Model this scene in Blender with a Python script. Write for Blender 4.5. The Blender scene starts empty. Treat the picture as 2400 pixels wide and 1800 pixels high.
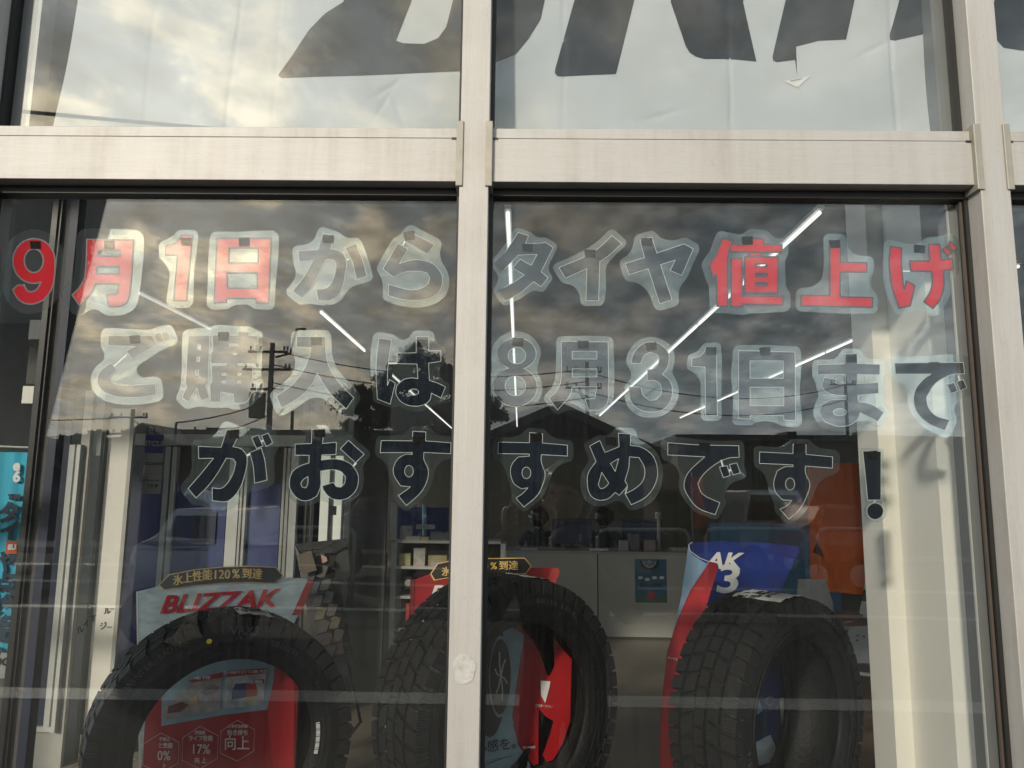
import bpy, math, random
import numpy as np
from mathutils import Vector, Matrix
from mathutils.geometry import tessellate_polygon
R = math.radians
random.seed(7)
sc = bpy.context.scene
COL = sc.collection

# ------------------------------------------------------------------ camera
F = 1740.0                                   # focal length in photo pixels (2400 x 1800)
CAM = Vector((0.0, -1.30, 1.70))
MC = Matrix.Rotation(R(0.66), 3, 'Z') @ Matrix.Rotation(R(90 + 8.08), 3, 'X') @ Matrix.Rotation(R(0.65), 3, 'Z')
cd = bpy.data.cameras.new('camera'); cam = bpy.data.objects.new('camera', cd); COL.objects.link(cam)
cd.sensor_width = 36; cd.lens = F / 2400 * 36; cd.clip_start = 0.02; cd.clip_end = 500
cam.matrix_world = Matrix.Translation(CAM) @ MC.to_4x4()
sc.camera = cam

# ------------------------------------------------------------------ world, sun, exposure
SUN_EL, SUN_AZ = 21.5, 27.0
sun_dir = Vector((-math.sin(R(SUN_AZ)) * math.cos(R(SUN_EL)), -math.cos(R(SUN_AZ)) * math.cos(R(SUN_EL)), math.sin(R(SUN_EL))))
w = bpy.data.worlds.new('World'); sc.world = w; w.use_nodes = True
nt = w.node_tree; N = nt.nodes; Lk = nt.links; N.clear()
def nd(tree, typ, **kw):
    n = tree.nodes.new(typ)
    for k, v in kw.items():
        if k.startswith('i_'): n.inputs[int(k[2:])].default_value = v
        else: setattr(n, k, v)
    return n
def mth(tree, op, a, b=None, clamp=False):
    n = tree.nodes.new('ShaderNodeMath'); n.operation = op; n.use_clamp = clamp
    for i, v in enumerate((a, b)):
        if v is None: continue
        if isinstance(v, (int, float)): n.inputs[i].default_value = v
        else: tree.links.new(v, n.inputs[i])
    return n.outputs[0]
sky = nd(nt, 'ShaderNodeTexSky', sky_type='NISHITA', sun_disc=False, sun_elevation=R(SUN_EL), sun_rotation=R(180 + SUN_AZ), air_density=1.5, dust_density=3.0)
tc = nd(nt, 'ShaderNodeTexCoord')
sep = nd(nt, 'ShaderNodeSeparateXYZ'); Lk.new(tc.outputs['Generated'], sep.inputs[0])
zc = mth(nt, 'MAXIMUM', sep.outputs[2], 0.0)
zz = mth(nt, 'ADD', zc, 0.26)
cx = mth(nt, 'DIVIDE', sep.outputs[0], zz); cy = mth(nt, 'DIVIDE', sep.outputs[1], zz)
cmb = nd(nt, 'ShaderNodeCombineXYZ'); Lk.new(cx, cmb.inputs[0]); Lk.new(cy, cmb.inputs[1])
map1 = nd(nt, 'ShaderNodeMapping'); map1.inputs['Scale'].default_value = (1.15, 1.0, 1); map1.inputs['Rotation'].default_value = (0, 0, R(20)); Lk.new(cmb.outputs[0], map1.inputs[0])
n1 = nd(nt, 'ShaderNodeTexNoise'); n1.inputs['Scale'].default_value = 4.6; n1.inputs['Detail'].default_value = 6.5; n1.inputs['Roughness'].default_value = 0.56; n1.inputs['Distortion'].default_value = 0.25; Lk.new(map1.outputs[0], n1.inputs[0])
n2 = nd(nt, 'ShaderNodeTexNoise'); n2.inputs['Scale'].default_value = 11; n2.inputs['Detail'].default_value = 5.5; n2.inputs['Roughness'].default_value = 0.5; Lk.new(map1.outputs[0], n2.inputs[0])
cov = nd(nt, 'ShaderNodeMapRange'); cov.inputs[1].default_value = 0.40; cov.inputs[2].default_value = 0.60; cov.interpolation_type = 'SMOOTHSTEP'; Lk.new(n1.outputs[0], cov.inputs[0])
det = nd(nt, 'ShaderNodeMapRange'); det.inputs[1].default_value = 0.34; det.inputs[2].default_value = 0.66; det.inputs[3].default_value = 0.68; det.inputs[4].default_value = 1.5; Lk.new(n2.outputs[0], det.inputs[0])
dot = nd(nt, 'ShaderNodeVectorMath', operation='DOT_PRODUCT'); Lk.new(tc.outputs['Generated'], dot.inputs[0]); dot.inputs[1].default_value = sun_dir
dt = mth(nt, 'MAXIMUM', dot.outputs['Value'], 0.0)
glow = mth(nt, 'MULTIPLY', mth(nt, 'POWER', dt, 24.0), 2.1)
core = mth(nt, 'MULTIPLY', mth(nt, 'POWER', dt, 40.0), mth(nt, 'MULTIPLY', mth(nt, 'POWER', cov.outputs[0], 2.0), 2.0))
hor = mth(nt, 'MULTIPLY', mth(nt, 'POWER', mth(nt, 'SUBTRACT', 1.0, zc), 4.0), 2.0)
lum = mth(nt, 'ADD', mth(nt, 'ADD', glow, core), mth(nt, 'ADD', hor, 0.68))
modu = mth(nt, 'MULTIPLY', det.outputs[0], mth(nt, 'ADD', mth(nt, 'MULTIPLY', cov.outputs[0], 0.55), 0.62))
flat = nd(nt, 'ShaderNodeMix'); flat.data_type = 'FLOAT'      # clouds lose contrast towards the horizon
Lk.new(mth(nt, 'POWER', mth(nt, 'SUBTRACT', 1.0, zc), 9.0), flat.inputs[0]); Lk.new(modu, flat.inputs[2]); flat.inputs[3].default_value = 1.0
lum2 = mth(nt, 'MULTIPLY', lum, flat.outputs[0])
warm = nd(nt, 'ShaderNodeMix'); warm.data_type = 'RGBA'
Lk.new(mth(nt, 'MULTIPLY', mth(nt, 'ADD', mth(nt, 'POWER', dt, 4.0), 0.22), mth(nt, 'ADD', mth(nt, 'MULTIPLY', cov.outputs[0], 0.85), 0.05), clamp=True), warm.inputs[0])
warm.inputs[6].default_value = (0.80, 0.95, 1.06, 1); warm.inputs[7].default_value = (1.05, 0.87, 0.62, 1)
bgc = nd(nt, 'ShaderNodeBackground'); Lk.new(warm.outputs[2], bgc.inputs[0]); Lk.new(lum2, bgc.inputs[1])
bgs = nd(nt, 'ShaderNodeBackground'); Lk.new(sky.outputs[0], bgs.inputs[0]); bgs.inputs[1].default_value = 0.10
mx = nd(nt, 'ShaderNodeMixShader')
Lk.new(mth(nt, 'ADD', mth(nt, 'MULTIPLY', cov.outputs[0], 0.25), 0.72), mx.inputs[0]); Lk.new(bgs.outputs[0], mx.inputs[1]); Lk.new(bgc.outputs[0], mx.inputs[2])
wo = nd(nt, 'ShaderNodeOutputWorld'); Lk.new(mx.outputs[0], wo.inputs[0])
sl = bpy.data.lights.new('sun', 'SUN'); sl.energy = 2.9; sl.angle = R(2.5); sl.color = (1.0, 0.89, 0.74)
so = bpy.data.objects.new('sun', sl); COL.objects.link(so); so.rotation_euler = sun_dir.to_track_quat('Z', 'Y').to_euler(); so.location = (-4, -8, 6)
vs = sc.view_settings; vs.view_transform = 'Standard'; vs.look = 'None'; vs.gamma = 1; vs.use_curve_mapping = False; vs.exposure = 0.12
sc.cycles.max_bounces = 12; sc.cycles.transparent_max_bounces = 24; sc.cycles.sample_clamp_indirect = 6.0
sc.cycles.caustics_reflective = False; sc.cycles.caustics_refractive = False

# ------------------------------------------------------------------ pixel helpers
def ray(px, py): return MC @ Vector(((px - 1200) / F, -(py - 900) / F, -1.0))
def P(px, py, Y):
    d = ray(px, py); return CAM + d * ((Y - CAM.y) / d.y)
def PZ(px, py, Z):
    d = ray(px, py); return CAM + d * ((Z - CAM.z) / d.z)
def PN(px, py, C, n):
    d = ray(px, py); return CAM + d * ((C - CAM).dot(n) / d.dot(n))
def flip(v): return Vector((v.x, -v.y, v.z))
def RP(px, py, Y): return flip(P(px, py, -Y))             # something outdoors that the glass mirrors
def RG(px, py): return flip(PZ(px, py, 0.0))

# ------------------------------------------------------------------ object helpers
def tag(o, label=None, cat=None, group=None, kind=None):
    if label: o['label'] = label
    if cat: o['category'] = cat
    if group: o['group'] = group
    if kind: o['kind'] = kind
    return o
def empty(name, loc, label, cat, group=None, rz=0.0):
    o = bpy.data.objects.new(name, None); COL.objects.link(o); o.location = loc; o.rotation_euler = (0, 0, rz); o.empty_display_size = 0.05
    bpy.context.view_layer.update()
    return tag(o, label, cat, group)
def link(o, parent=None):
    COL.objects.link(o)
    if parent is not None:
        o.parent = parent
        o.matrix_parent_inverse = world_of(parent).inverted()
    return o
def world_of(o):
    m = o.matrix_basis.copy()
    if o.parent: m = world_of(o.parent) @ o.matrix_parent_inverse @ m
    return m
class MB:
    def __init__(s): s.v = []; s.f = []
    def add(s, vs, fs):
        b = len(s.v); s.v += [tuple(v) for v in vs]; s.f += [tuple(i + b for i in f) for f in fs]; return s
    def box(s, a, b):
        x0, y0, z0 = [min(a[i], b[i]) for i in range(3)]; x1, y1, z1 = [max(a[i], b[i]) for i in range(3)]
        return s.add([(x0,y0,z0),(x1,y0,z0),(x1,y1,z0),(x0,y1,z0),(x0,y0,z1),(x1,y0,z1),(x1,y1,z1),(x0,y1,z1)],
                     [(0,3,2,1),(4,5,6,7),(0,1,5,4),(1,2,6,5),(2,3,7,6),(3,0,4,7)])
    def obox(s, c, hx, hy, hz, M):
        vs = [c + M @ Vector((sx*hx, sy*hy, sz*hz)) for sz in (-1,1) for sx, sy in ((-1,-1),(1,-1),(1,1),(-1,1))]
        return s.add(vs, [(0,3,2,1),(4,5,6,7),(0,1,5,4),(1,2,6,5),(2,3,7,6),(3,0,4,7)])
    def tube(s, pts, r, n=8, cap=True):
        pts = [Vector(p) for p in pts]; rr = r if isinstance(r, (list, tuple)) else [r] * len(pts)
        rings = []
        for i, p in enumerate(pts):
            t = (pts[min(i+1, len(pts)-1)] - pts[max(i-1, 0)]).normalized()
            u = t.cross(Vector((0,0,1)) if abs(t.z) < .9 else Vector((1,0,0))).normalized(); v = t.cross(u)
            rings.append([p + (u*math.cos(2*math.pi*k/n) + v*math.sin(2*math.pi*k/n)) * rr[i] for k in range(n)])
        vs = [q for g in rings for q in g]; fs = []
        for i in range(len(pts)-1):
            for k in range(n): fs.append((i*n+k, i*n+(k+1)%n, (i+1)*n+(k+1)%n, (i+1)*n+k))
        if cap: fs += [tuple(range(n))[::-1], tuple(range((len(pts)-1)*n, len(pts)*n))]
        return s.add(vs, fs)
    def prism(s, pts, off):                       # planar polygon pushed along off
        pts = [Vector(p) for p in pts]; off = Vector(off); n = len(pts)
        tris = tessellate_polygon([pts])
        vs = pts + [p + off for p in pts]
        fs = [tuple(t) for t in tris] + [tuple(i+n for i in t[::-1]) for t in tris] + [(i, (i+1)%n, (i+1)%n+n, i+n) for i in range(n)]
        return s.add(vs, fs)
    def build(s, name, m, parent=None, smooth=False, kind=None, bevel=0):
        me = bpy.data.meshes.new(name); me.from_pydata(s.v, [], s.f); me.materials.append(m)
        import bmesh
        bm = bmesh.new(); bm.from_mesh(me)
        bmesh.ops.recalc_face_normals(bm, faces=bm.faces)
        if bevel:
            bmesh.ops.bevel(bm, geom=bm.edges[:], offset=bevel, segments=2, affect='EDGES', profile=.5)
        bm.to_mesh(me); bm.free()
        if smooth:
            for p in me.polygons: p.use_smooth = True
        o = bpy.data.objects.new(name, me); link(o, parent)
        if kind: o['kind'] = kind
        return o
def box(name, a, b, m, parent=None, kind=None, bevel=0): return MB().box(a, b).build(name, m, parent, kind=kind, bevel=bevel)
def sheet(name, pts, n, m, parent=None, t=0.0012):   # thin solid plate from world points, thickness along n
    return MB().prism(pts, Vector(n) * t).build(name, m, parent)
def text(name, body, m, parent, size, M4, off=0.0, ext=0.0004, align='CENTER', space=1.0, shear=0.0, sx=1.0):
    c = bpy.data.curves.new(name, 'FONT'); c.body = body; c.size = size; c.align_x = align; c.align_y = 'CENTER'; c.offset = off; c.extrude = ext
    c.space_character = space; c.shear = shear; c.resolution_u = 3
    o = bpy.data.objects.new('tmp_text', c); COL.objects.link(o)
    me = bpy.data.meshes.new_from_object(o.evaluated_get(bpy.context.evaluated_depsgraph_get())); me.name = name
    bpy.data.objects.remove(o)
    me.materials.clear(); me.materials.append(m)
    me.transform(M4 @ Matrix.Diagonal((sx, 1, 1, 1)))
    return link(bpy.data.objects.new(name, me), parent)
def facing(C, n, up=Vector((0,0,1)), rot=0.0):        # text lies in the plane whose normal n points at the reader
    n = Vector(n).normalized(); x = up.cross(n).normalized(); y = n.cross(x)
    M = Matrix((x, y, n)).transposed() @ Matrix.Rotation(rot, 3, 'Z')
    return Matrix.Translation(C) @ M.to_4x4()

# ------------------------------------------------------------------ materials
def mat(name, col, rough=0.6, metal=0.0, var=0.12, vs_=6.0, bump=0.0, bs=40.0, spec=0.5, stretch=(1,1,1), coat=0.0, emit=None, es=0.0, alpha=1.0):
    m = bpy.data.materials.new(name); m.use_nodes = True; t = m.node_tree; b = t.nodes['Principled BSDF']
    b.inputs['Roughness'].default_value = rough; b.inputs['Metallic'].default_value = metal; b.inputs['Specular IOR Level'].default_value = spec
    b.inputs['Coat Weight'].default_value = coat
    tcn = nd(t, 'ShaderNodeTexCoord'); mp = nd(t, 'ShaderNodeMapping'); mp.inputs['Scale'].default_value = stretch; t.links.new(tcn.outputs['Object'], mp.inputs[0])
    if var:
        n = nd(t, 'ShaderNodeTexNoise'); n.inputs['Scale'].default_value = vs_; n.inputs['Detail'].default_value = 6; n.inputs['Roughness'].default_value = .65; t.links.new(mp.outputs[0], n.inputs[0])
        r = nd(t, 'ShaderNodeMapRange'); r.inputs[1].default_value = .3; r.inputs[2].default_value = .7; r.inputs[3].default_value = 1 - var; r.inputs[4].default_value = 1 + var * .6; t.links.new(n.outputs[0], r.inputs[0])
        v = nd(t, 'ShaderNodeVectorMath', operation='SCALE'); v.inputs[0].default_value = col[:3]; t.links.new(r.outputs[0], v.inputs['Scale']); t.links.new(v.outputs[0], b.inputs['Base Color'])
    else: b.inputs['Base Color'].default_value = (*col[:3], 1)
    if bump:
        n = nd(t, 'ShaderNodeTexNoise'); n.inputs['Scale'].default_value = bs; n.inputs['Detail'].default_value = 5; t.links.new(mp.outputs[0], n.inputs[0])
        bp = nd(t, 'ShaderNodeBump'); bp.inputs['Strength'].default_value = bump; bp.inputs['Distance'].default_value = .01; t.links.new(n.outputs[0], bp.inputs['Height']); t.links.new(bp.outputs[0], b.inputs['Normal'])
    if emit: b.inputs['Emission Color'].default_value = (*emit, 1); b.inputs['Emission Strength'].default_value = es
    return m
def alu(name, horiz):
    m = bpy.data.materials.new(name); m.use_nodes = True; t = m.node_tree; b = t.nodes['Principled BSDF']
    b.inputs['Metallic'].default_value = 0.22; b.inputs['Specular IOR Level'].default_value = .4; b.inputs['Anisotropic'].default_value = 0.0
    tcn = nd(t, 'ShaderNodeTexCoord')
    def noise(scl, s, d=5, rgh=.6):
        mp = nd(t, 'ShaderNodeMapping'); mp.inputs['Scale'].default_value = scl; t.links.new(tcn.outputs['Object'], mp.inputs[0])
        n = nd(t, 'ShaderNodeTexNoise'); n.inputs['Scale'].default_value = s; n.inputs['Detail'].default_value = d; n.inputs['Roughness'].default_value = rgh; t.links.new(mp.outputs[0], n.inputs[0]); return n.outputs[0]
    grain = noise((1.5, 1, 90) if horiz else (90, 90, 1.5), 9, 4)           # rolled grain
    drips = noise((26, 26, 1.2), 1.4, 6)                                 # rain streaks run down
    blot = noise((1, 1, 1), 5, 6)
    r1 = nd(t, 'ShaderNodeMapRange'); r1.inputs[1].default_value = .40; r1.inputs[2].default_value = .68; t.links.new(drips, r1.inputs[0])
    r2 = nd(t, 'ShaderNodeMapRange'); r2.inputs[1].default_value = .35; r2.inputs[2].default_value = .7; t.links.new(blot, r2.inputs[0])
    mix = nd(t, 'ShaderNodeMix'); mix.data_type = 'RGBA'; mix.inputs[6].default_value = (.415, .41, .40, 1); mix.inputs[7].default_value = (.27, .245, .205, 1)
    t.links.new(mth(t, 'MULTIPLY', r1.outputs[0], mth(t, 'ADD', mth(t, 'MULTIPLY', r2.outputs[0], .6), .05)), mix.inputs[0])
    gm = nd(t, 'ShaderNodeMapRange'); gm.inputs[1].default_value = .35; gm.inputs[2].default_value = .65; gm.inputs[3].default_value = .955; gm.inputs[4].default_value = 1.03; t.links.new(grain, gm.inputs[0])
    vq = nd(t, 'ShaderNodeTexVoronoi', feature='DISTANCE_TO_EDGE'); vq.inputs['Scale'].default_value = 38; mq = nd(t, 'ShaderNodeMapping'); mq.inputs['Scale'].default_value = (1, 1, 2.6) if horiz else (2.4, 1, 1); mq.inputs['Rotation'].default_value = (0, .5, 0); t.links.new(tcn.outputs['Object'], mq.inputs[0]); t.links.new(mq.outputs[0], vq.inputs[0])
    sq = nd(t, 'ShaderNodeMapRange'); sq.inputs[1].default_value = 0; sq.inputs[2].default_value = .022; sq.inputs[3].default_value = .90; sq.inputs[4].default_value = 1.0; t.links.new(vq.outputs[0], sq.inputs[0])
    v = nd(t, 'ShaderNodeVectorMath', operation='SCALE'); t.links.new(mix.outputs[2], v.inputs[0]); t.links.new(mth(t, 'MULTIPLY', gm.outputs[0], sq.outputs[0]), v.inputs['Scale']); t.links.new(v.outputs[0], b.inputs['Base Color'])
    # fine scratches: stretched voronoi edges
    mp = nd(t, 'ShaderNodeMapping'); mp.inputs['Scale'].default_value = (1, 1, 3); mp.inputs['Rotation'].default_value = (0, .35, 0); t.links.new(tcn.outputs['Object'], mp.inputs[0])
    vo = nd(t, 'ShaderNodeTexVoronoi', feature='DISTANCE_TO_EDGE'); vo.inputs['Scale'].default_value = 75; t.links.new(mp.outputs[0], vo.inputs[0])
    sc_ = nd(t, 'ShaderNodeMapRange'); sc_.inputs[2].default_value = .03; t.links.new(vo.outputs[0], sc_.inputs[0])
    bp = nd(t, 'ShaderNodeBump'); bp.inputs['Strength'].default_value = .12; bp.inputs['Distance'].default_value = .002
    t.links.new(mth(t, 'ADD', grain, mth(t, 'MULTIPLY', sc_.outputs[0], .5)), bp.inputs['Height']); t.links.new(bp.outputs[0], b.inputs['Normal'])
    rr = nd(t, 'ShaderNodeMapRange'); rr.inputs[3].default_value = .48; rr.inputs[4].default_value = .66; t.links.new(blot, rr.inputs[0]); t.links.new(rr.outputs[0], b.inputs['Roughness'])
    return m
def clear(name, tint, k=1.0, rough=0.0, haze=0.0, hazecol=(.8,.82,.8), wav=0.0, ws=3.0, streak=False):
    """thin dielectric sheet: what it does not mirror it lets through"""
    m = bpy.data.materials.new(name); m.use_nodes = True; t = m.node_tree; t.nodes.clear()
    g = nd(t, 'ShaderNodeNewGeometry')
    ior = mth(t, 'ADD', mth(t, 'MULTIPLY', g.outputs['Backfacing'], 1/1.5 - 1.5), 1.5)
    fr = nd(t, 'ShaderNodeFresnel'); t.links.new(ior, fr.inputs['IOR'])
    fac = mth(t, 'MULTIPLY', fr.outputs[0], k, clamp=True)
    tr = nd(t, 'ShaderNodeBsdfTransparent'); tr.inputs[0].default_value = (*tint, 1)
    gl = nd(t, 'ShaderNodeBsdfGlossy'); gl.inputs['Roughness'].default_value = rough; gl.inputs['Color'].default_value = (.90,1,.99,1) if wav > .05 else (.97,1,1,1)
    tcn = nd(t, 'ShaderNodeTexCoord')
    if wav:
        n = nd(t, 'ShaderNodeTexNoise'); n.inputs['Scale'].default_value = ws; n.inputs['Detail'].default_value = 2; t.links.new(tcn.outputs['Object'], n.inputs[0])
        a1 = nd(t, 'ShaderNodeVectorMath', operation='SUBTRACT'); t.links.new(n.outputs['Color'], a1.inputs[0]); a1.inputs[1].default_value = (.5,.5,.5)
        a2 = nd(t, 'ShaderNodeVectorMath', operation='SCALE'); t.links.new(a1.outputs[0], a2.inputs[0]); a2.inputs['Scale'].default_value = wav
        a3 = nd(t, 'ShaderNodeVectorMath', operation='ADD'); t.links.new(a2.outputs[0], a3.inputs[0]); t.links.new(g.outputs['Normal'], a3.inputs[1])
        a4 = nd(t, 'ShaderNodeVectorMath', operation='NORMALIZE'); t.links.new(a3.outputs[0], a4.inputs[0]); t.links.new(a4.outputs[0], gl.inputs['Normal'])
    base = tr.outputs[0]
    if haze:
        df = nd(t, 'ShaderNodeBsdfDiffuse'); df.inputs[0].default_value = (*hazecol, 1)
        mh = nd(t, 'ShaderNodeMixShader')
        if streak:
            mp = nd(t, 'ShaderNodeMapping'); mp.inputs['Scale'].default_value = (60, 1, 1.6); t.links.new(tcn.outputs['Object'], mp.inputs[0])
            n = nd(t, 'ShaderNodeTexNoise'); n.inputs['Scale'].default_value = 2.2; n.inputs['Detail'].default_value = 8; n.inputs['Roughness'].default_value = .7; t.links.new(mp.outputs[0], n.inputs[0])
            r = nd(t, 'ShaderNodeMapRange'); r.inputs[1].default_value = .42; r.inputs[2].default_value = .8; r.inputs[3].default_value = haze * .35; r.inputs[4].default_value = haze * 3; t.links.new(n.outputs[0], r.inputs[0])
            n3 = nd(t, 'ShaderNodeTexNoise'); n3.inputs['Scale'].default_value = 420; n3.inputs['Detail'].default_value = 0; t.links.new(tcn.outputs['Object'], n3.inputs[0])
            r3 = nd(t, 'ShaderNodeMapRange'); r3.inputs[1].default_value = .86; r3.inputs[2].default_value = .90; r3.inputs[4].default_value = .12; t.links.new(n3.outputs[0], r3.inputs[0])
            t.links.new(mth(t, 'ADD', r.outputs[0], r3.outputs[0], clamp=True), mh.inputs[0])
        else: mh.inputs[0].default_value = haze
        t.links.new(tr.outputs[0], mh.inputs[1]); t.links.new(df.outputs[0], mh.inputs[2]); base = mh.outputs[0]
    ms = nd(t, 'ShaderNodeMixShader'); t.links.new(fac, ms.inputs[0]); t.links.new(base, ms.inputs[1]); t.links.new(gl.outputs[0], ms.inputs[2])
    o = nd(t, 'ShaderNodeOutputMaterial'); t.links.new(ms.outputs[0], o.inputs[0])
    return m
M = dict(
 alu_v=alu('anodised_vertical', False), alu_h=alu('anodised_horizontal', True),
 joint=mat('joint_plate', (.30,.29,.25), .55, .3, .2, 20), gasket=mat('black_gasket', (.012,.012,.012), .55),
 glass=clear('window_glass', (.90,.91,.91), 1.0, 0.0, .0026, wav=.006, ws=1.6, streak=True),
 film=clear('laminate_film', (.94,.97,.97), 2.3, 0.02, .020, (.72,.84,.88), wav=.075, ws=8),
 red=mat('film_red', (.58,.02,.035), .05, var=.05, bump=.02, bs=40, spec=1.0), navym=mat('film_navy_matte', (.012,.018,.028), .5, var=.2, spec=.1), redm=mat('film_red_matte', (.62,.022,.04), .45, var=.05, spec=.3), navy=mat('film_navy', (.012,.018,.028), .05, var=.2, bump=.02, bs=40, spec=1.0),
 cutw=mat('cut_edge_white', (.50,.55,.55), .5), cutd=mat('cut_edge_dark', (.10,.08,.09), .5),
 tape=mat('tape_residue', (.014,.012,.012), .9, var=.9, vs_=300, spec=.1), bridge=mat('paper_bridge', (.8,.82,.82), .5),
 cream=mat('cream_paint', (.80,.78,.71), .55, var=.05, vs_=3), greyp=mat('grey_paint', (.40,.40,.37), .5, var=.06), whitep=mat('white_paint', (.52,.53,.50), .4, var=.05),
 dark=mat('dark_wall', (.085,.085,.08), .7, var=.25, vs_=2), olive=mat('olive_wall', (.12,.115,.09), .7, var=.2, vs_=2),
 ceil=mat('ceiling_board', (.10,.10,.10), .8, var=.1), white=mat('white_laminate', (.42,.41,.37), .45, var=.06, vs_=2),
 black=mat('black_plastic', (.015,.015,.016), .4, var=.3), blk2=mat('black_steel', (.02,.02,.02), .35, .6),
 chrome=mat('chrome_steel', (.6,.6,.6), .2, 1.0), blue=mat('deep_blue_panel', (.016,.028,.14), .45, var=.2, vs_=3), blued=mat('teal_blue_panel', (.02,.13,.26), .5, var=.15),
 navyp=mat('navy_panel', (.01,.018,.05), .5, var=.3), orange=mat('orange_panel', (.80,.15,.012), .5, var=.15, vs_=3), skirt=mat('skirting', (.26,.20,.15), .6),
 tile=mat('floor_tile', (.36,.33,.28), .45, var=.15, vs_=4), grout=mat('tile_grout', (.10,.09,.08), .8), floor=mat('vinyl_floor', (.20,.17,.13), .28, var=.2, vs_=1.5, bump=.02, bs=8),
 chairg=mat('chair_grey', (.25,.26,.27), .45, var=.08), paper=mat('paper_white', (.75,.75,.73), .5, var=.06), paperd=mat('paper_grey', (.35,.35,.34), .6),
 cyan=mat('flag_cyan', (.03,.42,.60), .6, var=.08), orangef=mat('flag_orange', (.60,.10,.02), .6), inkb=mat('ink_dark_blue', (.01,.03,.06), .6), ink=mat('ink_black', (.015,.015,.015), .6),
 redc=mat('card_red', (.33,.008,.014), .35, var=.12, vs_=9, coat=.25), redl=mat('card_red_light', (.42,.03,.035), .4, var=.06), gold=mat('gold_print', (.85,.58,.18), .4, var=.35, vs_=14), badge=mat('badge_black', (.02,.017,.014), .35),
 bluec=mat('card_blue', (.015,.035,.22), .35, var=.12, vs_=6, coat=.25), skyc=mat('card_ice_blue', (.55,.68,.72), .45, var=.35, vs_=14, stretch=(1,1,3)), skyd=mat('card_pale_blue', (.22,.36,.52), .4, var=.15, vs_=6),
 lamp=mat('line_lamp', (.9,.9,.9), .4, var=0, emit=(1,.97,.92), es=1.3), lampd=mat('line_lamp_dim', (.5,.5,.48), .4, var=0, emit=(1,.97,.92), es=.45), lit=mat('daylit_pane', (.8,.8,.65), .5, var=.05, emit=(1,.97,.78), es=.55),
 asphalt=mat('asphalt', (.055,.055,.055), .85, var=.3, vs_=5, bump=.15, bs=90), line=mat('white_road_paint', (.52,.52,.49), .6, var=.25, vs_=30), conc=mat('concrete', (.38,.37,.34), .8, var=.2),
 bwall=mat('far_wall_dark', (.10,.09,.08), .8, var=.15), bwall2=mat('far_wall_brown', (.13,.08,.06), .8, var=.2), roofd=mat('far_roof', (.06,.06,.065), .6, var=.15), cladd=mat('far_wall_grey', (.24,.23,.21), .7, var=.1),
 wood=mat('pole_concrete', (.20,.19,.18), .8, var=.15), trunk=mat('bark', (.06,.045,.035), .9, var=.3), leaf=mat('pine_leaf', (.035,.055,.025), .7, var=.5, vs_=3),
 carw=mat('car_paint_silver', (.60,.62,.64), .22, .3, var=.03, coat=.8), caro=mat('car_paint_orange', (.50,.09,.02), .25, var=.03, coat=.8), card=mat('car_paint_dark', (.04,.05,.08), .22, var=.03, coat=.8), cargl=mat('car_glass', (.015,.018,.02), .06, var=0),
 skin=mat('skin', (.50,.33,.25), .5, var=.08), hair=mat('hair_black', (.012,.010,.010), .45, var=.3, vs_=30), cloth=mat('dark_clothes', (.035,.035,.045), .8, var=.2), clothn=mat('navy_uniform', (.012,.014,.022), .8, var=.2),
 signd=mat('charcoal_sign', (.03,.03,.033), .5, var=.15),
)
def fabric():
    m = mat('banner_fabric', (.55,.59,.62), .75, var=.06, vs_=4, bump=.05, bs=500); b = m.node_tree.nodes['Principled BSDF']; return m
M['banner'] = fabric(); M['bannerink'] = mat('banner_ink', (.010,.013,.017), .6, var=.06)
def rubber():
    m = mat('tyre_rubber', (.012,.0125,.013), .5, var=.35, vs_=25, bump=.25, bs=120, spec=.18); return m
M['rubber'] = rubber()
def sipes():
    m = bpy.data.materials.new('tread_rubber'); m.use_nodes = True; t = m.node_tree; b = t.nodes['Principled BSDF']
    b.inputs['Base Color'].default_value = (.021,.021,.022,1); b.inputs['Roughness'].default_value = .6; b.inputs['Specular IOR Level'].default_value = .2
    tcn = nd(t, 'ShaderNodeTexCoord'); sp = nd(t, 'ShaderNodeSeparateXYZ'); t.links.new(tcn.outputs['Object'], sp.inputs[0])
    ang = mth(t, 'ARCTAN2', sp.outputs[2], sp.outputs[1])
    zig = mth(t, 'MULTIPLY', mth(t, 'PINGPONG', mth(t, 'MULTIPLY', sp.outputs[0], 1.0), .006), .7)
    h = mth(t, 'PINGPONG', mth(t, 'ADD', ang, mth(t, 'MULTIPLY', zig, 2.0)), .0095)
    r = nd(t, 'ShaderNodeMapRange'); r.inputs[1].default_value = .0; r.inputs[2].default_value = .0028; t.links.new(h, r.inputs[0])
    bp = nd(t, 'ShaderNodeBump'); bp.inputs['Strength'].default_value = .9; bp.inputs['Distance'].default_value = .004; t.links.new(r.outputs[0], bp.inputs['Height']); t.links.new(bp.outputs[0], b.inputs['Normal'])
    return m
M['tread'] = sipes()

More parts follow.
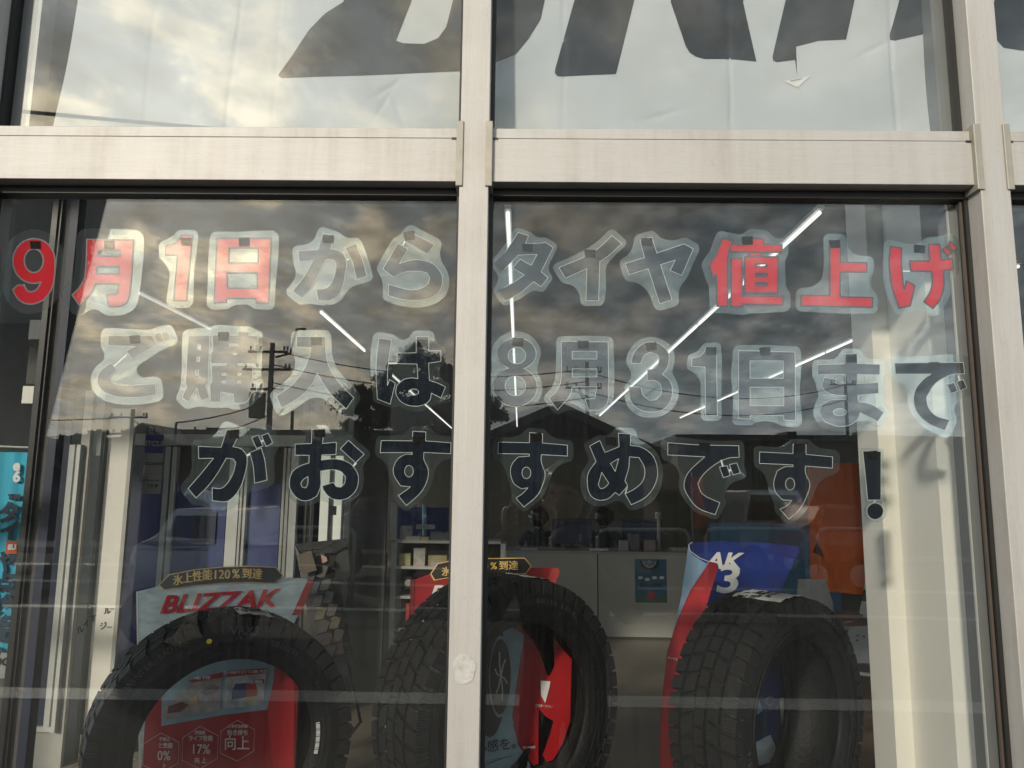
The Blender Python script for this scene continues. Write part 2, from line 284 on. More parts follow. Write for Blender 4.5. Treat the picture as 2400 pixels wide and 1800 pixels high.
# ================================================================== FACADE
def X0(px, py, Y=-0.05): return P(px, py, Y).x
cml, cmr = X0(1066, 900), X0(1137, 900)                 # centre mullion faces
PITCH = X0(2336, 900) - X0(1066, 900)
MW = cmr - cml
zt0 = P(1400, 424, -0.05).z; zt1 = P(1400, 296, -0.05).z; zg = P(1400, 321, -0.05).z
GZ0, GZ1 = 0.35, 3.55
GY0, GY1 = 0.0, 0.006
facade = []
mull_labels = ['silver aluminium mullion beyond the left edge of the lettered window', 'silver aluminium mullion between the two lettered panes, round glue mark low on it', 'silver aluminium mullion right of the cream column']
OUT = ['seventh bay to the left','sixth bay to the left','fifth bay to the left','fourth bay to the left','third bay to the left','second bay to the left','first bay to the left','centre','first bay to the right','second bay to the right','third bay to the right','fourth bay to the right','fifth bay to the right']
def mullion(i):
    x0 = cml + i * PITCH; e = empty('mullion', (x0 + MW/2, -.02, 0), mull_labels[i+1] if -1 <= i <= 1 else 'silver aluminium mullion outside the photo, %s' % OUT[i+7], 'window post', 'aluminium posts of the shopfront')
    MB().box((x0, -.05, 0), (x0+MW, .05, 3.7)).build('post', M['alu_v'], e, bevel=.0012)
    for s, xx in ((-1, x0), (1, x0+MW)):
        box('gasket', (xx + (s*.0005), -.012, GZ0), (xx + s*.007, .012, GZ1), M['gasket'], e)
    return e
mull = {i: mullion(i) for i in range(-7, 5)}
# round glue residue on the centre mullion
c = P(1088, 1568, -.0506); pts = [c + Vector((math.cos(a)*.0185*(1+.06*math.sin(5*a)), 0, math.sin(a)*.0235*(1+.05*math.cos(3*a)))) for a in [k*math.pi/14 for k in range(28)]]
o = sheet('glue_mark', pts, (0,-1,0), mat('glue_residue', (.46,.46,.44), .35, .0, var=.25, vs_=60, bump=.2, bs=60), mull[0], t=.0006)
for i in range(-7, 4):
    x0, x1 = cml + i*PITCH + MW, cml + (i+1)*PITCH
    lab = {-1: 'wide aluminium transom over the left lettered pane, warm sun glow on it', 0: 'wide aluminium transom over the right lettered pane, between the posts', 1: 'short length of transom at the right edge beyond the right post'}.get(i, 'aluminium transom outside the photo in the %s' % OUT[i+7])
    e = empty('transom', ((x0+x1)/2, 0, zt0), lab, 'window frame', 'transoms of the shopfront')
    MB().box((x0+.006, -.044, zt0), (x1-.006, .03, zg-.0012)).build('beam', M['alu_h'], e, bevel=.001)
    MB().box((x0+.005, -.040, zg+.0012), (x1-.005, .03, zt1)).build('cover_strip', M['alu_h'], e, bevel=.001)
    box('groove', (x0+.006, -.036, zg-.0025), (x1-.006, .02, zg+.0025), M['gasket'], e)
    for s, xx in ((1, x0), (-1, x1)):
        MB().box((xx - s*.006, -.0535, zt0-.012), (xx + s*.0065, .02, zt1+.008)).build('joint_plate', M['joint'], e, bevel=.0015)
        box('joint_gap', (xx + s*.006, -.0445, zg-.004), (xx+s*.016, -.03, zg+.0005), M['gasket'], e)
    box('gasket', (x0+.002, -.014, zt0-.014), (x1-.002, .018, zt0-.0005), M['gasket'], e)
    box('gasket', (x0+.002, -.010, zt1+.0005), (x1-.002, .014, zt1+.004), M['joint'], e)
    for up in (0, 1):
        z0, z1 = (zt1, GZ1) if up else (GZ0, zt0)
        where = {(-1,0):'left lower window pane carrying the first half of the notice', (0,0):'right lower window pane carrying the second half of the notice', (-1,1):'upper left pane with white banner behind it', (0,1):'upper right pane with white banner and triangle sticker behind it', (1,0):'narrow strip of lower pane at the right edge', (1,1):'narrow strip of upper pane at the right edge'}.get((i,up), '%s shopfront pane outside the photo in the %s' % ('upper' if up else 'lower', OUT[i+7]))
        g = box('window_pane', (x0+.001, GY0, z0), (x1-.001, GY1, z1), M['glass']); tag(g, where, 'window pane', 'panes of the shopfront')
box('sill_wall', (cml-7*PITCH, -.06, 0), (cml+4*PITCH+MW, .06, GZ0), M['conc']); tag(bpy.data.objects['sill_wall'], 'low wall under the shopfront glass', 'wall')
o = box('header_wall', (cml-7*PITCH, -.08, GZ1), (cml+4*PITCH+MW, .2, 4.6), M['cladd']); tag(o, 'wall above the shopfront glass', 'wall')

# inner sash of the panes (edges seen beside the right mullion)
xr = cml + PITCH
sash = empty('inner_sash', (xr-.03, .03, 0), 'grey inner sash and rubber strips left of the right post', 'window frame')
box('sash_bar', (xr-.022, .013, GZ0), (xr-.006, .05, zt0-.01), mat('sash_grey', (.20,.21,.215), .4, .2), sash)
box('sash_strip', (xr-.0125, -.006, GZ0), (xr-.0085, -.001, zt0-.01), mat('sash_brown', (.07,.055,.045), .5), sash)
box('sash_lip', (xr-.0245, .013, GZ0), (xr-.0225, .018, zt0-.01), M['whitep'], sash)
box('sash_bar', (xr-.030, .008, zt1+.005), (xr-.006, .05, GZ1), bpy.data.materials['sash_grey'], sash)
xl = cml - PITCH + MW
sash = empty('inner_sash', (xl+.03, .03, 0), 'dark inner sash at the upper left corner of the window', 'window frame')
box('sash_bar', (xl+.010, .008, zt1+.005), (xl+.045, .05, GZ1), bpy.data.materials['sash_grey'], sash)

# ================================================================== UPPER BANNER
def tr(pts, c):
    ox, oy, s = c; return [(ox + x*s, oy + y*s) for x, y in pts]
c1 = (0, 0, .5425); c2 = (1100, 0, .5877)
YB = .030
bn = empty('shop_banner', P(1200, 150, YB), 'white fabric banner with huge slanted charcoal letters hung inside the upper panes', 'banner')
bl = P(118, 290, YB).x; bl2 = P(165, 0, YB).x; br = P(2400, 100, YB).x + .25
zb0 = zt1 - .03; zb1 = 3.45
nx, nz = 560, 240
V = []; Fc = []
from mathutils.geometry import delaunay_2d_cdt
rs = np.random.RandomState(3)
cre = [(P(530, 200, YB).x, .0030, .006, .02), (P(1320, 200, YB).x, .0022, .004, 0), (P(1712, 200, YB).x, .0034, .005, 0), (P(2100, 200, YB).x, .0030, .005, 0), (P(330, 200, YB).x, .0018, .012, .02), (P(640, 200, YB).x, .0014, .01, 0)]
wv = [(rs.uniform(2, 26), rs.uniform(-26, 26), rs.uniform(0, 6.3), rs.uniform(.0004, .0016)) for _ in range(22)]
crk = [(P(900, 230, YB), 1.1), (P(930, 250, YB), 1.9), (P(905, 200, YB), .6), (P(1560, 260, YB), .3), (P(1900, 230, YB), 2.4), (P(1640, 190, YB), 2.2), (P(2050, 110, YB), .5), (P(880, 215, YB), 2.3)]
def fy(x, z):
    y = YB + .008
    for cxx, a, wd, sl_ in cre:
        dx = x - cxx - sl_*(z-zt1)*2; y += 1.5*a*math.exp(-abs(dx)/(wd*.6)) * (1 if dx > 0 else .55)
    for a, b, ph, am in wv: y += am*math.sin(a*x + b*z + ph)
    for cp, an in crk:
        dx, dz = x-cp.x, z-cp.z; u = dx*math.cos(an)+dz*math.sin(an); v = -dx*math.sin(an)+dz*math.cos(an)
        y += .0034*math.exp(-abs(v)/.004 - (u/.035)**2)
    return max(y, YB-.004)
for j in range(nz+1):
    z = zb0 + (zb1-zb0)*j/nz
    xa = bl + (bl2-bl)*(z-zt1)/.2
    for i in range(nx+1):
        x = xa + (br-xa)*i/nx; V.append((x, fy(x, z), z))
for j in range(nz):
    for i in range(nx):
        a = j*(nx+1)+i; Fc.append((a, a+1, a+nx+2, a+nx+1))
MB().add(V, Fc).build('fabric', M['banner'], bn, smooth=True)
BL = [(tr([(1195,315),(1250,240),(1330,120),(1400,50),(1480,0),(1500,-60),(1790,-60),(1770,0),(1708,165),(1740,175),(1830,176),(1890,150),(1925,100),(1950,0),(1965,-60),(2090,-60),(2090,300),(1760,305),(1480,318),(1210,327)], c1)),
      tr([(20,-60),(310,-60),(300,0),(285,70),(235,150),(185,210),(100,245),(15,262)], c2), tr([(430,-60),(673,-60),(658,0),(588,283),(380,294),(352,294),(342,280),(344,262)], c2),
      tr([(790,-60),(1082,-60),(1095,0),(1148,240),(1040,232),(940,232),(905,222),(880,205),(865,180),(805,0)], c2),
      tr([(1275,-60),(1555,-60),(1540,0),(1508,150),(1400,155),(1308,178),(1313,295),(1304,230),(1230,240),(1216,234),(1213,220),(1262,0)], c2),
      tr([(1722,-60),(2010,-60),(1990,120),(1893,120),(1820,125),(1705,152),(1690,145),(1685,130)], c2), tr([(2110,-60),(2420,-60),(2420,200),(2212,192),(2140,182),(2112,150),(2100,30)], c2)]
def ontop(name, poly2, m, parent, lift, step=.006):
    bx_ = [(P(x, y, YB).x, P(x, y, YB).z) for x, y in poly2]; n = len(bx_); dense = []
    for k in range(n):
        (xa, za), (xb, zb) = bx_[k], bx_[(k+1) % n]; q = max(1, int(math.hypot(xb-xa, zb-za)/step)); dense += [(xa+(xb-xa)*t/q, za+(zb-za)*t/q) for t in range(q)]
    xs = [p[0] for p in bx_]; zs = [p[1] for p in bx_]; X, Z = np.meshgrid(np.arange(min(xs), max(xs), step), np.arange(min(zs), max(zs), step)); D = sd_poly(X, Z, dense)
    pts = [Vector(p) for p in dense] + [Vector((float(x), float(z))) for x, z, d in zip(X.ravel(), Z.ravel(), D.ravel()) if d < -step*.4]
    r_ = delaunay_2d_cdt(pts, [(k, (k+1) % len(dense)) for k in range(len(dense))], [], 1, 1e-6)
    return MB().add([(v.x, fy(v.x, v.y)-lift, v.y) for v in r_[0]], [tuple(f) for f in r_[2]]).build(name, m, parent, smooth=True)
def sd_poly(X, Y, pts):
    d2 = np.full(X.shape, 1e9); ins = np.zeros(X.shape, bool); n = len(pts)
    for i in range(n):
        x0, y0 = pts[i]; x1, y1 = pts[(i+1) % n]; ex, ey = x1-x0, y1-y0
        t = np.clip(((X-x0)*ex + (Y-y0)*ey)/(ex*ex+ey*ey+1e-12), 0, 1)
        d2 = np.minimum(d2, (X-x0-t*ex)**2 + (Y-y0-t*ey)**2)
        ins ^= ((y0 > Y) != (y1 > Y)) & (X < (x1-x0)*(Y-y0)/((y1-y0) if abs(y1-y0) > 1e-12 else 1e-12)+x0)
    return np.where(ins, -1, 1)*np.sqrt(d2)
for b in BL:
    b = [(x+(45 if y < -20 else 0), y-150 if y < -20 else y) for x, y in b]
    ontop('letter', b, M['bannerink'], bn, .0007)
tri = empty('triangle_sticker', P(1870, 190, YB-.002), 'small white triangular sticker on the banner under the cut letter', 'sticker')
ontop('sticker_sheet', tr([(1258,317),(1366,295),(1315,342)], c2), M['paper'], tri, .0012)
ontop('print_line', tr([(1282,315),(1335,304),(1330,309),(1288,319)], c2), M['paperd'], tri, .0018, .003)

# ================================================================== FILM LETTERS
cA, cB, cC, cD = (0,480,.2803), (600,480,.27125), (1120,480,.28933), (1640,480,.34358)
cE, cF, cG, cH = (0,750,.30132), (580,750,.30136), (1100,750,.30134), (1600,750,.36166)
cK, cL = (1130,960,.2411), (1500,960,.27125)
def rc(x0,y0,x1,y1): return [(x0,y0),(x1,y0),(x1,y1),(x0,y1)]
# glyph: (crop, [('P'|'S'|'E', data, smooth)], [holes], tape centre, colour, label)
GL = []
def G(c, solids, holes, tape, col, label, halo=24, links=()): GL.append((c, solids, holes, tape, col, label, halo, links))
G(cA, [('E',(284,470,181,192)),('W',112,[(408,470),(408,560),(398,640),(386,680),(365,718),(338,750),(300,772),(262,780),(225,776),(192,755),(168,722),(153,682)])], [('E',(283,467,75,95))], (295,335), 'red', 'red film numeral 9 at the far left of the top line', 23)
G(cA, [('P',[(722,285),(1120,290),(1088,740),(1060,820),(1000,850),(908,853),(882,748),(975,742),(990,662),(800,662),(760,740),(662,845),(598,752),(660,690),(705,600)])], [('P',rc(822,380,1000,425)),('P',rc(810,520,993,573))], (913,335), 'red', 'red film kanji for month beside the red numeral 9', 25)
G(cA, [('P',[(1512,250),(1612,252),(1560,805),(1448,803),(1480,425),(1380,420),(1383,345),(1450,325),(1495,285)])], [], (1556,308), 'red', 'pale red film numeral 1 between two red kanji in the top line', 15)
G(cA, [('P',[(1812,275),(2271,274),(2247,823),(2140,823),(2135,785),(1897,785),(1892,820),(1785,820)])], [('P',rc(1915,362,2155,482)),('P',rc(1903,572,2148,695))], (2041,313), 'red', 'red film kanji for day before the dark hiragana ka in the top line', 17)
G(cB, [('P',[(580,245),(688,275),(642,382),(700,388),(760,430),(783,500),(765,640),(740,740),(690,800),(620,830),(532,822),(522,728),(590,724),(640,690),(680,600),(692,520),(680,485),(650,472),(605,474),(560,560),(500,690),(400,810),(312,745),(400,640),(490,482),(372,492),(362,398),(535,385)]),('P',[(768,370),(865,335),(920,470),(960,615),(865,650),(835,500)])], [], (624,295), 'navy', 'dark film hiragana ka right of the red kanji for day', 14, [((785,480),(805,465),12)])
G(cB, [('P',[(1335,235),(1545,345),(1480,428),(1280,310)]),('P',[(1225,333),(1315,382),(1240,508),(1330,480),(1420,475),(1530,510),(1600,590),(1612,660),(1590,740),(1520,800),(1400,828),(1250,815),(1142,785),(1145,687),(1240,715),(1340,733),(1430,720),(1490,680),(1502,630),(1480,590),(1420,575),(1330,575),(1260,590),(1188,625),(1095,555)])], [], (1323,268), 'navy', 'dark film hiragana ra beside the centre post, top line', 17, [((1268,350),(1290,312),12)])
G(cC, [('P',[(325,222),(412,250),(385,315),(530,308),(543,300),(612,345),(512,543),(570,590),(512,665),(452,622),(350,710),(225,780),(165,692),(270,640),(376,568),(282,512),(342,440),(432,490),(480,402),(325,408),(192,545),(128,478),(230,370)])], [], (400,348), 'navy', 'dark film katakana ta right of the centre post, top line', 13)
G(cC, [('P',[(1085,248),(1165,315),(1050,420),(988,460),(978,780),(875,778),(883,517),(710,595),(655,508),(870,418),(990,340)])], [], (907,395), 'navy', 'dark film katakana i, second letter of the right pane top line', 14)
G(cC, [('P',[(1312,288),(1408,260),(1450,390),(1670,316),(1745,358),(1652,573),(1558,533),(1598,448),(1480,485),(1573,770),(1473,802),(1380,518),(1225,567),(1193,475),(1350,428)])], [], (1368,302), 'navy', 'dark film katakana ya left of the red kanji for price', 15)
G(cD, [('P',[(152,225),(232,245),(205,300),(193,370),(193,695),(115,695),(112,480),(92,500),(62,410),(110,340)]),('P',[(205,268),(345,268),(350,225),(440,228),(438,265),(565,270),(563,328),(205,320)]),('P',[(335,320),(425,324),(420,352),(330,352)]),('P',[(305,350),(538,352),(535,605),(303,603)]),('P',[(212,360),(290,360),(292,618),(570,620),(570,685),(295,680),(295,695),(212,697)])], [('P',rc(383,405,457,420)),('P',rc(383,470,457,485)),('P',rc(383,533,457,548))], (325,245), 'red', 'red film kanji for price, boxy with three slots, right pane top line', 18)
G(cD, [('P',[(885,240),(962,242),(962,388),(1145,392),(1143,462),(960,460),(962,625),(1183,630),(1180,703),(690,690),(692,615),(885,615)])], [], (920,268), 'red', 'red film kanji for up, between the kanji for price and hiragana ge', 15)
G(cD, [('P',[(1298,280),(1382,292),(1378,380),(1385,480),(1395,575),(1410,515),(1470,548),(1440,692),(1358,708),(1310,560),(1290,400)]),('P',[(1560,265),(1640,268),(1652,372),(1725,362),(1732,440),(1665,450),(1668,560),(1640,650),(1592,712),(1525,662),(1570,590),(1585,520),(1580,457),(1438,455),(1430,380),(1568,380)]),('P',[(1692,280),(1707,243),(1757,293),(1728,320)]),('P',[(1650,305),(1680,282),(1720,325),(1693,352)])], [], (1500,300), 'red', 'red film hiragana ge in front of the cream column', 16, [((1382,453),(1436,453),10)])
G(cE, [('P',[(842,120),(1180,120),(1222,195),(1030,305),(978,240),(1050,205),(838,200)]),('P',[(1195,115),(1245,95),(1280,165),(1230,195)]),('P',[(1252,105),(1300,88),(1325,150),(1280,168)]),('P',[(862,335),(915,395),(865,430),(858,460),(885,495),(960,510),(1080,505),(1207,495),(1215,580),(1100,600),(950,600),(850,580),(780,530),(757,460),(785,390)])], [], (1048,152), 'navy', 'dark film hiragana go at the left start of the second line', 17, [((888,360),(985,270),12)])
G(cE, [('P',[(1465,118),(1632,118),(1618,500),(1600,512),(1628,605),(1562,628),(1530,525),(1465,642),(1415,600),(1455,515),(1442,500)]),('P',[(1650,118),(1690,118),(1690,88),(1785,85),(1790,118),(1850,118),(1850,88),(1935,90),(1935,122),(2008,125),(2005,188),(1980,188),(1982,235),(2008,240),(2002,300),(1998,350),(1965,355),(1965,490),(1998,495),(1995,555),(1958,560),(1940,610),(1900,645),(1820,648),(1815,575),(1720,560),(1715,640),(1635,640),(1635,555),(1632,500),(1645,480),(1645,355),(1640,345),(1642,255),(1655,235),(1655,195)])],
  [('P',rc(1535,192,1560,230)),('P',rc(1530,288,1555,325)),('P',rc(1522,390,1545,428)),('P',rc(1785,186,1845,198)),('P',rc(1812,257,1842,270)),('P',rc(1640,338,1760,352)),('P',rc(1850,338,1975,352)),('P',rc(1727,412,1757,430)),('P',rc(1850,412,1875,430)),('P',rc(1727,475,1752,490)),('P',rc(1850,475,1872,490))], (1738,130), 'navy', 'dark many stroked film kanji beside hiragana go, second line', 14)
G(cF, [('P',[(380,128),(605,128),(610,250),(630,350),(700,470),(828,605),(768,692),(650,580),(580,480),(543,410),(510,490),(420,590),(265,687),(225,590),(340,510),(430,400),(475,300),(495,215),(382,210)])], [], (535,165), 'navy', 'dark film kanji for enter, two spreading legs, in front of the utility pole reflection', 17)
G(cF, [('P',[(1022,140),(1122,155),(1100,300),(1090,400),(1088,510),(1105,462),(1150,492),(1110,655),(1010,615),(1000,450),(1003,300)]),('P',[(1312,128),(1412,128),(1410,240),(1505,238),(1505,322),(1408,335),(1415,470),(1480,490),(1540,520),(1505,607),(1430,568),(1420,620),(1370,660),(1280,670),(1200,640),(1155,575),(1160,510),(1210,465),(1270,450),(1325,455),(1318,342),(1163,340),(1163,257),(1312,255)])], [('E',(1292,560,40,24))], (1360,180), 'navy', 'dark film hiragana ha over the pine tree reflection', 13, [((1098,337),(1163,337),12)])
G(cG, [('E',(369,262,151,124)),('E',(358,520,170,155))], [('E',(370,277,69,64)),('E',(358,512,80,77))], (378,170), 'navy', 'dark film numeral 8 right of the centre post, second line', 15)
G(cG, [('P',[(715,165),(1080,170),(1082,600),(1060,670),(1010,700),(928,700),(900,615),(975,610),(992,520),(800,520),(780,590),(685,700),(620,610),(680,550),(712,470)])], [('P',rc(800,243,992,303)),('P',rc(800,380,992,443))], (885,190), 'navy', 'dark film kanji for month above the reflected gable, second line', 14)
G(cG, [('P',[(1262,338),(1265,290),(1290,240),(1340,190),(1405,170),(1480,185),(1540,240),(1555,300),(1540,370),(1502,422),(1560,470),(1580,550),(1560,640),(1500,700),(1410,716),(1310,690),(1250,620),(1240,520),(1335,520),(1350,580),(1400,625),(1450,622),(1490,580),(1495,530),(1470,485),(1430,470),(1385,472),(1385,385),(1430,380),(1465,345),(1475,305),(1460,270),(1410,250),(1360,275),(1335,338)])], [], (1413,205), 'navy', 'dark film numeral 3 in the second line', 13)
G(cH, [('P',[(150,175),(218,175),(225,620),(148,622),(145,305),(57,300),(60,245),(110,235),(140,205)])], [], (184,202), 'navy', 'dark film numeral 1 after the numeral 3, second line', 12)
G(cH, [('P',[(362,197),(728,207),(732,652),(655,648),(655,620),(440,618),(437,643),(360,640)])], [('P',rc(437,265,652,378)),('P',rc(437,435,655,555))], (534,203), 'navy', 'dark film kanji for day in the second line, above the hiragana su', 15)
G(cH, [('P',[(1052,218),(1130,222),(1132,282),(1278,288),(1278,355),(1132,352),(1135,412),(1268,405),(1270,475),(1135,488),(1140,530),(1220,545),(1303,600),(1265,657),(1150,600),(1130,650),(1070,685),(1000,688),(920,660),(888,600),(900,550),(960,518),(1058,515),(1058,490),(980,485),(920,460),(900,420),(917,372),(1000,385),(990,405),(1010,415),(1055,412),(1052,352),(875,355),(875,290),(1050,285)])], [('E',(1018,597,43,24))], (1092,250), 'navy', 'dark film hiragana ma just left of the cream column', 14)
G(cH, [('P',[(1373,278),(1818,275),(1828,348),(1740,355),(1640,410),(1580,500),(1590,560),(1640,620),(1730,647),(1700,715),(1600,675),(1520,600),(1497,520),(1510,450),(1560,385),(1610,350),(1380,350)]),('P',[(1713,418),(1760,405),(1782,460),(1740,477)]),('P',[(1775,400),(1818,385),(1842,440),(1798,458)])], [], (1627,302), 'navy', 'navy film hiragana de in front of the cream column', 17, [((1785,360),(1795,395),8)])
G(cE, [('P',[(1765,850),(1862,890),(1812,985),(1880,1005),(1922,1070),(1905,1200),(1860,1320),(1790,1400),(1740,1415),(1652,1405),(1650,1305),(1715,1310),(1760,1280),(1810,1200),(1835,1110),(1815,1080),(1760,1075),(1700,1180),(1620,1290),(1525,1385),(1462,1310),(1560,1200),(1660,1075),(1545,1078),(1542,982),(1720,990)]),('P',[(1942,1030),(2032,995),(2060,1090),(2078,1245),(1980,1270),(1970,1140)]),('P',[(1957,915),(2010,895),(2045,980),(1995,1000)]),('P',[(2035,900),(2085,878),(2122,955),(2070,985)])], [], (1815,890), 'navy', 'dark film hiragana ga at the left start of the third line', 20, [((1920,1055),(1945,1042),16),((2030,945),(2050,938),12)])
G(cF, [('P',[(500,850),(597,853),(583,960),(692,950),(690,1045),(578,1050),(575,1090),(680,1080),(790,1110),(855,1190),(862,1260),(840,1330),(780,1385),(710,1400),(640,1380),(590,1320),(582,1290),(668,1262),(690,1295),(725,1300),(755,1270),(762,1220),(720,1175),(640,1165),(568,1175),(570,1290),(540,1370),(470,1405),(400,1395),(340,1330),(325,1265),(350,1180),(420,1130),(478,1112),(480,1052),(370,1052),(370,965),(498,960)]),('P',[(785,935),(908,1045),(840,1110),(722,1002)])], [('P',[(470,1218),(435,1240),(415,1270),(425,1300),(455,1305),(470,1270)])], (560,880), 'navy', 'dark film hiragana o over the bright doorway, third line', 13, [((825,1135),(845,1110),14)])
G(cF, [('P',[(1285,865),(1388,870),(1385,940),(1583,955),(1580,1040),(1372,1030),(1372,1085),(1405,1160),(1400,1240),(1350,1340),(1235,1443),(1172,1365),(1240,1320),(1265,1297),(1190,1290),(1140,1210),(1135,1150),(1170,1080),(1230,1045),(1280,1045),(1280,1030),(1032,1032),(1040,937),(1282,940)])], [('E',(1256,1176,34,45))], (1325,940), 'navy', 'dark film hiragana su touching the centre post on its left side', 14)
G(cK, [('P',[(462,222),(588,235),(585,325),(830,345),(828,452),(575,438),(575,510),(612,620),(600,700),(540,830),(405,948),(328,860),(400,810),(445,760),(380,770),(310,720),(275,620),(290,530),(350,460),(460,452),(455,432),(152,428),(160,315),(460,322)])], [('E',(430,615,43,56))], (525,270), 'navy', 'dark film hiragana su just right of the centre post', 13)
G(cG, [('P',[(935,980),(1015,937),(1055,1030),(1165,985),(1158,880),(1255,885),(1252,975),(1340,990),(1430,1060),(1465,1180),(1440,1290),(1370,1380),(1260,1437),(1210,1350),(1230,1295),(1165,1365),(1135,1340),(1080,1390),(1000,1400),(940,1360),(918,1280),(925,1190),(985,1100)])], [('P',[(1245,1065),(1320,1070),(1365,1160),(1350,1250),(1290,1310),(1215,1350),(1230,1290),(1210,1250),(1240,1150)]),('P',[(1162,1078),(1097,1115),(1135,1178)]),('P',[(1030,1185),(1003,1280),(1020,1312),(1050,1305),(1085,1270)])], (1100,940), 'navy', 'round dark film hiragana me, third line', 15)
G(cL, [('P',[(240,285),(520,305),(853,312),(858,413),(760,420),(640,480),(540,570),(500,640),(540,730),(690,805),(650,908),(500,850),(410,740),(380,650),(420,540),(560,408),(240,392)]),('P',[(685,497),(752,483),(780,570),(720,588)]),('P',[(772,475),(837,460),(868,547),(803,565)])], [], (555,325), 'navy', 'dark film hiragana de over the orange flag reflection, third line', 15, [((700,435),(716,490),12),((768,528),(788,520),18)])
G(cL, [('P',[(1322,297),(1435,305),(1435,387),(1665,408),(1662,507),(1430,487),(1430,550),(1468,640),(1440,750),(1380,860),(1285,947),(1208,860),(1270,830),(1312,785),(1230,780),(1170,710),(1155,630),(1185,530),(1250,495),(1322,493),(1322,478),(1032,465),(1033,365),(1322,380)])], [('E',(1297,643,40,52))], (1378,330), 'navy', 'dark film hiragana su beside the exclamation mark', 15)
G(cL, [('P',[(1925,357),(2083,360),(2082,782),(1967,782)]),('E',(2032,878,72,72))], [], (2002,395), 'navy', 'dark film exclamation mark ending the third line', 10, [((2026,785),(2026,803),10)])

def sd_poly(X, Y, pts):
    d2 = np.full(X.shape, 1e9); ins = np.zeros(X.shape, bool); n = len(pts)
    for i in range(n):
        x0, y0 = pts[i]; x1, y1 = pts[(i+1) % n]; ex, ey = x1-x0, y1-y0
        t = np.clip(((X-x0)*ex + (Y-y0)*ey)/(ex*ex+ey*ey+1e-9), 0, 1)
        d2 = np.minimum(d2, (X-x0-t*ex)**2 + (Y-y0-t*ey)**2)
        c = ((y0 > Y) != (y1 > Y)) & (X < (x1-x0)*(Y-y0)/((y1-y0) if abs(y1-y0) > 1e-9 else 1e-9)+x0)
        ins ^= c
    return np.where(ins, -1, 1)*np.sqrt(d2)
def smooth_poly(pts):
    n = len(pts)
    def turn(i):
        a, b, c = pts[i-1], pts[i], pts[(i+1) % n]; u = math.atan2(b[1]-a[1], b[0]-a[0]); v = math.atan2(c[1]-b[1], c[0]-b[0]); d = abs((v-u+math.pi) % (2*math.pi)-math.pi); return math.degrees(d)
    soft = [2 < turn(i) < 42 for i in range(n)]; out = []
    for i in range(n):
        j = (i+1) % n; p1, p2 = pts[i], pts[j]; out.append(p1)
        if not (soft[i] or soft[j]): continue
        L = math.hypot(p2[0]-p1[0], p2[1]-p1[1])
        def tan(k, prv, nxt):
            if soft[k]: tx, ty = nxt[0]-prv[0], nxt[1]-prv[1]; q = math.hypot(tx, ty)+1e-9; return tx/q*L, ty/q*L
            return p2[0]-p1[0], p2[1]-p1[1]
        t1 = tan(i, pts[i-1], p2); t2 = tan(j, p1, pts[(j+1) % n])
        for t in (.25, .5, .75):
            h1 = 2*t**3-3*t**2+1; h2 = t**3-2*t**2+t; h3 = -2*t**3+3*t**2; h4 = t**3-t**2
            out.append((h1*p1[0]+h2*t1[0]+h3*p2[0]+h4*t2[0], h1*p1[1]+h2*t1[1]+h3*p2[1]+h4*t2[1]))
    return out
def ell(cx, cy, rx, ry, n=40): return [(cx+rx*math.cos(2*math.pi*k/n), cy+ry*math.sin(2*math.pi*k/n)) for k in range(n)]
def blur(a, r):
    for ax in (0, 1):
        for _ in range(2):
            pad = [(0,0),(0,0)]; pad[ax] = (r, r); c = np.cumsum(np.pad(a, pad, mode='edge'), axis=ax)
            z = np.zeros_like(np.take(c, [0], axis=ax)); c = np.concatenate([z, c], axis=ax); n = a.shape[ax]
            a = (np.take(c, range(2*r+1, 2*r+1+n), axis=ax) - np.take(c, range(0, n), axis=ax))/(2*r+1)
    return a
def contours(D, lev, x0, y0, step):
    S = D - lev; S = np.where(np.abs(S) < 1e-6, 1e-6, S); H, W = S.shape; seg = {}
    b = S < 0
    mixc = np.argwhere((b[:-1,:-1] != b[1:,:-1]) | (b[:-1,:-1] != b[:-1,1:]) | (b[:-1,:-1] != b[1:,1:]))
    adj = {}
    def pt(k):
        j, i, h = k
        if h: a, c = S[j,i], S[j,i+1]; return (x0+(i+a/(a-c))*step, y0+j*step)
        a, c = S[j,i], S[j+1,i]; return (x0+i*step, y0+(j+a/(a-c))*step)
    for j, i in mixc:
        j = int(j); i = int(i); e = []
        if b[j,i] != b[j,i+1]: e.append((j,i,1))
        if b[j,i+1] != b[j+1,i+1]: e.append((j,i+1,0))
        if b[j+1,i] != b[j+1,i+1]: e.append((j+1,i,1))
        if b[j,i] != b[j+1,i]: e.append((j,i,0))
        prs = [(e[0],e[1])] if len(e) == 2 else [(e[0],e[1]),(e[2],e[3])]
        for p, q in prs: adj.setdefault(p, []).append(q); adj.setdefault(q, []).append(p)
    out = []; seen = set()
    for s in adj:
        if s in seen: continue
        loop = [s]; seen.add(s); cur = s
        while True:
            nx_ = [q for q in adj[cur] if q not in seen]
            if not nx_: break
            cur = nx_[0]; seen.add(cur); loop.append(cur)
        if len(loop) > 6: out.append(simp([pt(k) for k in loop], .22))
    return out
